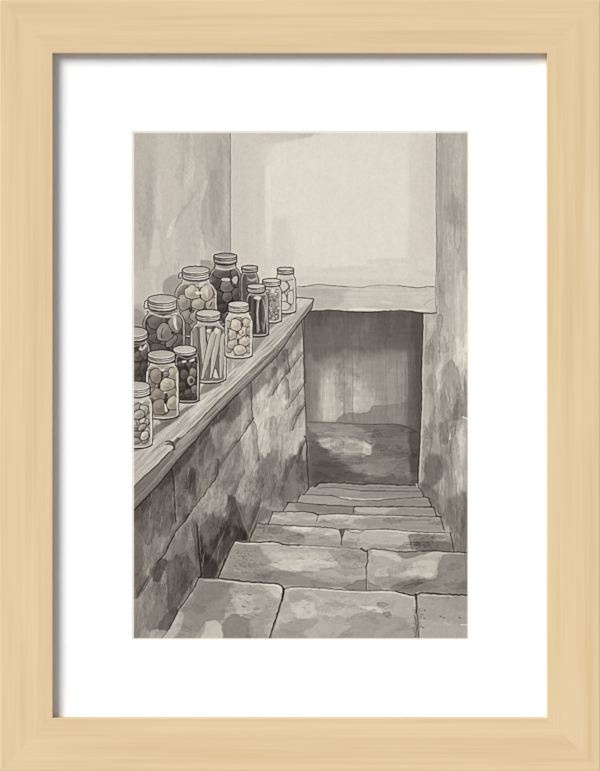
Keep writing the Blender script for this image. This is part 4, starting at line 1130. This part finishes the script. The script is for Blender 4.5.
# G jar of pale spears
def spear(p0, p1, w0, w1, tone):
    tone *= .95
    (x0, y0), (x1, y1) = p0, p1
    poly = [(x0 - w0, y0), (x0, y0 - w0), (x0 + w0, y0), ((x0 + x1) / 2 + (w0 + w1) * .55, (y0 + y1) / 2), (x1 + w1 * .6, y1), (x1, y1 + 1), (x1 - w1 * .6, y1), ((x0 + x1) / 2 - (w0 + w1) * .55, (y0 + y1) / 2)]
    wash(poly, T(tone, .14), 1, .45)
    wash([(x0 + w0 * .1, y0), (x0 + w0, y0), (x1 + w1, y1), (x1, y1)], T(tone * .86, .1), .6, .8)
    line(poly + poly[:1], .7, 66, .72, .4)
def c_g():
    spear((195.4, 330), (197, 374), 2.6, 2, 150); spear((223, 336), (220.6, 377), 2.8, 2.2, 188); spear((202.6, 329), (204.8, 370), 3.1, 2.6, 192); spear((209, 331), (210, 348), 2.6, 2, 188)
    spear((217.8, 332), (211.0, 377), 3.3, 2.0, 198); spear((213.4, 333), (202.4, 378), 3.1, 2.4, 194)
    blob(209, 331, 2.6, 2.4, 222, 0, .05, .5)
    wash([(205.6, 326), (207, 325), (206.4, 334), (207.6, 344), (205.8, 340)], T(52), .8, .5); wash([(212.4, 326), (216, 326), (214, 331), (211.6, 332)], T(74), .7, .6)
    wash([(213.4, 376), (215.6, 368), (218.6, 377), (216, 378)], T(206, .05), .9, .5); line([(212, 377), (215.4, 368), (219, 377)], .9, 58, .8, .4)
    wash([(198, 346), (200, 350), (201, 370), (198, 376)], T(92), .6, .9)
    
    shine([(214.4, 329.6), (217, 328), (219, 331), (216, 334)], 224)
jar('jar of pale upright spears standing in the middle of the shelf', 208.4, 18.2, 11.6, 321, 333, 383.4, 6.2, 168, (313, 12.4, 3.6, 321.4), c_g, 112, 326, 'pale upright spears', 2, 204, .08)
line([(224.2, 332), (224.8, 350), (224, 374)], 1.0, 214, .7, .5); line([(192.4, 334), (192, 346)], 1.0, 205, .6, .5)

# I jar of garlic
def c_i():
    for a in ((228.4, 325, 3, 4, 178), (246.6, 323, 4.2, 4.6, 190), (248, 341, 3.4, 5, 180), (229, 349, 3.2, 3.4, 172), (233, 344, 5, 4.6, 188), (248, 350, 3, 3, 176), (231, 334.6, 5, 5, 192), (243.6, 331.6, 5, 4.2, 200)): blob(*a, 0, .22, .62, shade=.14)
    for a in ((252 - 3, 331, 2.4, 4, 168), (226.8, 338, 2, 4, 160), (239, 357 - 1.4, 4, 1.6, 158), (226.6, 331, 2, 3, 150), (238, 319.4, 4, 2, 168)): blob(*a, 0, .2, .6)
    blob(245, 341, 6, 4.6, 198, -.3, .22, shade=.14); blob(240, 350, 6.2, 4.6, 200, .05, .24, shade=.14); blob(236, 325, 5, 5.4, 204, 0, .2, shade=.14)
    for a in ([(236, 331), (239, 331.2), (237.6, 334.6)], [(238, 338), (239.4, 341), (237.8, 344), (237, 341)], [(245, 336.4), (247.4, 335), (246.4, 337.4)], [(242.4, 322), (243.6, 325), (242, 326)]): wash(a, T(62, .1), .85, .45)
    line([(240.6, 329), (243, 331.6), (241.6, 334)], .7, 78, .7, .4)
jar('jar of cream garlic cloves with a pale screw lid', 238.6, 14.0, 10.6, 312, 321, 358.6, 4.2, 196, (304, 10.8, 3.0, 312.6), c_i, 184, 317, 'cream garlic cloves', 2, 210, .12)
line([(250.4, 324), (250.8, 345), (250.4, 352)], 1.1, 222, .75, .5); line([(226.6, 326), (226.4, 344)], .9, 220, .55, .5)

# B jar cut by the left picture edge, behind
def c_b():
    for i in range(10): blob(rng.uniform(134, 148), rng.uniform(352, 385), rng.uniform(3, 5), rng.uniform(3, 5), rng.uniform(70, 112), 0, .02, .8, shade=.35)
    for a in ((138, 356, 4.6, 5, 112), (145, 352, 4, 6.5, 116), (136, 369, 5, 6, 98), (144, 368, 4, 6, 84), (139, 382, 6, 5, 82), (146, 380, 4, 5, 76)): blob(*a, 0, 0, .6, shade=.3)
    shine([(138.4, 347.6), (141, 346), (142, 349), (145.6, 344), (146.6, 346.4), (142.6, 350), (139.6, 350)], 222)
    wash([(134, 345), (140, 345), (139, 349), (134, 350)], T(58), .7, .8)
jar('dark jar cut off by the picture edge, behind the front jar', 135, 15.0, 12.4, 340.6, 348, 404, 5, 118, (332, (13.4, 134.6), 5.2, 341.4), c_b, 70, 344, 'dark fruit', 1, 186)

# D small jar of olives
def c_d():
    for i in range(12): blob(rng.uniform(178, 197), rng.uniform(364, 399), rng.uniform(2, 3.4), rng.uniform(2, 3.6), rng.uniform(66, 104), 0, .04, .7, shade=.35)
    for a in ((181, 363.6, 3.6, 2.8, 104), (189, 366, 4.6, 4, 98), (195, 366, 3, 4, 92), (184.4, 374, 3.8, 4.6, 100), (193, 373, 3.4, 5, 140), (182, 386, 4, 4.4, 84), (188.6, 393, 4.4, 4, 96), (195, 389, 3.6, 4, 128), (181, 396, 4, 3.4, 82)): blob(*a, 0, .04, .7, shade=.3)
    blob(190.8, 380.4, 4, 4.4, 152, .3, .06); blob(191.4, 380.6, 1.5, 1.7, 92, 0, 0, .6)
    shine([(182, 361), (185.4, 360.4), (186.4, 362), (183, 362.8)], 222); shine([(189.4, 360.6), (194, 358.4), (194.4, 360.4), (190.6, 361.8)], 226)
    wash([(186, 364), (188.6, 369.6), (186, 370.6), (184.6, 367)], T(40), .85, .5); wash([(187.6, 384), (189, 388), (186, 389), (185.6, 385)], T(42), .8, .5)
jar('small jar of dark olives with a flat lid, right of the golden slices', 187.2, 12.4, 10.8, 354, 360.5, 403, 4, 104, (349.4, (12.0, 184.6), 4.2, 356), c_d, 58, 357, 'dark olives', 0, 202)
line([(197.6, 364), (198, 380), (197.4, 396)], .9, 205, .7, .5)

# C jar of golden slices
def c_c():
    for i in range(14): blob(rng.uniform(149, 176), rng.uniform(372, 412), rng.uniform(3, 5), rng.uniform(3, 5.5), rng.uniform(120, 158), 0, .24, .8)
    for a in ((172.6, 374, 4.8, 6, 176), (158.6, 394, 6.4, 6.2, 150), (171.6, 393, 5.6, 5, 158), (159.6, 407, 7, 6.6, 146), (166, 374, 3, 2.6, 150), (152, 381, 3.4, 6, 148)): blob(*a, 0, .26, .65)
    blob(156, 376, 5.8, 6.8, 152, -.2, .22); blob(167, 384.6, 7, 6.3, 190, 0, .34); blob(172.4, 403, 5.2, 7, 178, .35, .3)
    for a in ([(158, 385), (160, 384), (160.4, 388), (158, 389)], [(165.4, 397), (168, 399), (166.4, 404), (163.8, 402)], [(161, 372), (163, 375), (161.4, 379)], [(166.4, 393), (168, 396), (166, 397)]): wash(a, T(50, .1), .85, .5)
    line([(164, 382), (166.4, 384), (170, 382.6)], .6, 110, .6, .4); line([(165, 388), (169, 388), (171, 385.6)], .6, 110, .5, .4)
    shine([(159, 368.6), (161.6, 369.4), (164.4, 368.4), (164, 370.4), (161, 371)], 238); shine([(164.4, 404), (166, 406), (167.4, 411), (165, 411.6), (164.8, 407)], 236); shine([(164, 391.6), (166.4, 392), (165, 393.4)], 234)
jar('jar of golden brown slices with a plain lid near the shelf front', 162.4, 16.6, 12.8, 363, 373, 419.4, 5.4, 178, (354.4, (14.0, 161.4), 4.6, 363.6), c_c, 142, 366, 'golden brown slices', 1, 188, .18)
line([(176.6, 374), (177.2, 392), (176.8, 408)], 1.2, 224, .75, .5); line([(147.4, 372), (147, 382)], 1.2, 222, .7, .5)

# A front jar cut by the left picture edge
def c_a():
    for i in range(14): blob(rng.uniform(134, 149), rng.uniform(406, 442), rng.uniform(2.4, 4.4), rng.uniform(2, 3.6), rng.uniform(140, 182), rng.uniform(-1, 1), .05, .8)
    for a in ((138, 408, 4.4, 3.8, 158), (144, 410, 4, 5, 180), (136, 424, 4, 4, 170), (144, 422, 4.6, 3.6, 186), (147, 432, 3, 5, 176), (138, 434, 5, 3.4, 140), (136, 441, 4, 3, 160)): blob(*a, 0, .05, .6)
    blob(139, 414.4, 5.6, 3.8, 176, -.3, .04); blob(144.6, 435.6, 3.6, 5, 200, .5, .04); blob(142, 427, 4.6, 2.6, 168, -.7, .02)
    line([(140, 424), (143, 423), (146, 419)], 1.0, 48, .8, .4); line([(134, 431), (140, 431), (146, 428)], .8, 52, .75, .4); line([(136, 421), (137.6, 425)], .9, 50, .8, .4)
    shine([(139.4, 401.4), (141, 403), (143.4, 402), (145.4, 399.6), (143, 400.6)], 236)
jar('front jar of pale pieces cut off by the picture edge', 136.4, 16.4, 13.6, 396, 406, 448.6, 6, 184, (386, (13.4, 136.8), 4.8, 397.2), c_a, 156, 401, 'pale cut pieces', 2, 192)
line([(150, 404), (151, 420), (151, 436)], 1.2, 226, .8, .5)
unclip()

# ------------------------------------------------------------------ turn the painted areas into meshes on the sheet
Y_PAPER = -0.0103
KP = (D_CAM + (-FRONT - 0.0103)) / D_CAM
sheet = box('art_print', wx0 - 0.012, wx1 + 0.012, -0.0102, -0.0098, wz0 - 0.012, wz1 + 0.012, M_PAPER)
sheet.location = (0, 0, CZ)
tag(sheet, 'grey ink wash print of cellar stairs and preserve jars, behind the white mat', 'art print')

# crisp ink: local contrast of the drawing, then paper grain, then the soft printed edge
def soften(a, n):
    for _ in range(n):
        b = np.pad(a, ((1, 1), (1, 1), (0, 0)), 'edge')
        a = (b[1:-1, :-2] + 2 * b[1:-1, 1:-1] + b[1:-1, 2:]) / 4
        b = np.pad(a, ((1, 1), (1, 1), (0, 0)), 'edge')
        a = (b[:-2, 1:-1] + 2 * b[1:-1, 1:-1] + b[2:, 1:-1]) / 4
    return a
usm = np.clip((236 - RGB.mean(2, keepdims=True)) / 50, .2, 1)
RGB[:] = RGB + 0.75 * usm * (RGB - soften(RGB, 10))
RGB[:] = np.clip(RGB, 24, 238)
grain = 0.030 * fbm(GX / 1.0, GY / 1.3, 991, 2) + 0.022 * fbm(GX / 2.6, GY / 3.4, 993, 2)
RGB[:] = RGB * (1 + grain[..., None] * np.clip((238 - RGB.mean(2, keepdims=True)) / 60, .12, 1))
ew = np.minimum(np.minimum(GX - X0, X1 - GX), np.minimum(GY - Y0, Y1 - GY))
ek = (0.55 * (1 - sstep(0, 0.9, ew)))[..., None]
RGB[:] = RGB * (1 - ek) + np.array([244, 239, 228.0]) * ek

# no stray specks: small loose islands of an area, and cells of none, go to the area around them
def components(m):
    lab = np.where(m, np.arange(1, m.size + 1).reshape(m.shape), 0)
    while True:
        n = lab.copy()
        for _ in range(12):
            n[1:] = np.maximum(n[1:], n[:-1]); n[:-1] = np.maximum(n[:-1], n[1:])
            n[:, 1:] = np.maximum(n[:, 1:], n[:, :-1]); n[:, :-1] = np.maximum(n[:, :-1], n[:, 1:])
            n[~m] = 0
        if (n == lab).all(): return n
        lab = n
for k in range(1, len(PARTS)):
    jj, ii = np.nonzero(IDS == k)
    if not len(jj): continue
    sl = (slice(jj.min(), jj.max() + 1), slice(ii.min(), ii.max() + 1))
    lab = components(IDS[sl] == k)
    u, c = np.unique(lab[lab > 0], return_counts=True)
    lim = 0.34 if PARTS[k][0] in ('painted_jar', 'wire_clamp', 'lid', 'preserved_food') else 0.04
    for q, n in zip(u, c):
        if n < lim * c.max(): IDS[sl][lab == q] = 0
for _ in range(400):
    hole = IDS == 0
    if not hole.any(): break
    for dy, dx in ((0, 1), (0, -1), (1, 0), (-1, 0)):
        nb = np.roll(IDS, (dy, dx), (0, 1))
        IDS[:] = np.where((IDS == 0) & (nb > 0), nb, IDS)

ALB = srgb(np.clip(RGB, 4, 250)) / LIGHT
ALB = np.concatenate([ALB, np.ones(ALB.shape[:2] + (1,))], 2).reshape(-1, 4).astype(np.float32)
PXX, PZZ = (GX - 300.0) * MM * KP, (385.5 - GY) * MM * KP
VX = np.stack([PXX, np.full_like(PXX, Y_PAPER), PZZ], 2).reshape(-1, 3).astype(np.float32)
CELL = IDS[:-1, :-1]
row = NX + 1
objs = {}
for k in range(1, len(PARTS)):
    name, label, par = PARTS[k]
    jj, ii = np.nonzero(CELL == k)
    if len(jj):
        a = jj * row + ii
        quads = np.stack([a + row, a + row + 1, a + 1, a], 1)
        used, inv = np.unique(quads.ravel(), return_inverse=True)
        me = bpy.data.meshes.new(name)
        me.vertices.add(len(used)); me.vertices.foreach_set('co', VX[used].ravel())
        me.loops.add(quads.size); me.loops.foreach_set('vertex_index', inv.astype(np.int32))
        me.polygons.add(len(quads))
        me.polygons.foreach_set('loop_start', np.arange(0, quads.size, 4, dtype=np.int32))
        at = me.attributes.new('ink', 'FLOAT_COLOR', 'POINT')
        at.data.foreach_set('color', ALB[used].ravel())
        me.update(calc_edges=True)
        me.materials.append(M_INK)
        o = bpy.data.objects.new(name, me)
    else:
        o = bpy.data.objects.new(name, None); o.empty_display_size = 0.01
    link(o, objs[par] if par else sheet)
    if label: o['label'] = label
    objs[k] = o

# ------------------------------------------------------------------ the wall it hangs on
wall = box('wall_back', -1.6, 1.6, 0.0, 0.12, 0.0, 2.7, M_WALL); tag(wall, kind='structure')
floor = box('floor', -1.6, 1.6, -5.0, 0.0, -0.1, 0.0, plain_material('pale_floor', (0.55, 0.5, 0.44), 0.6, 0.08, 6)); tag(floor, kind='structure')

# ------------------------------------------------------------------ light: broad soft window light from the upper left
sun = bpy.data.lights.new('window_daylight', 'SUN')
sun.energy = 3.80; sun.angle = math.radians(33); sun.color = (1.0, 0.975, 0.935)
so = link(bpy.data.objects.new('window_daylight', sun))
from mathutils import Vector
so.rotation_euler = Vector((0.80, 1.0, -0.70)).to_track_quat('-Z', 'Y').to_euler()
so.location = (-1.2, -2.5, 3.0)
w = bpy.data.worlds.new('room_light'); scene.world = w; w.use_nodes = True
bg = w.node_tree.nodes['Background']
bg.inputs['Color'].default_value = (0.80, 0.93, 1.16, 1); bg.inputs['Strength'].default_value = 0.27

# ------------------------------------------------------------------ camera
cam = bpy.data.cameras.new('camera'); co = link(bpy.data.objects.new('camera', cam))
co.location = (0, FRONT - D_CAM, CZ); co.rotation_euler = (math.pi / 2, 0, 0)
cam.sensor_fit = 'VERTICAL'; cam.sensor_height = 36.0
cam.lens = 36.0 * D_CAM / 0.771
cam.clip_start = 0.05; cam.clip_end = 50
scene.camera = co
scene.view_settings.view_transform = 'Standard'
scene.view_settings.look = 'None'
scene.view_settings.gamma = 1.0
scene.view_settings.exposure = 0.0
scene.view_settings.use_curve_mapping = False
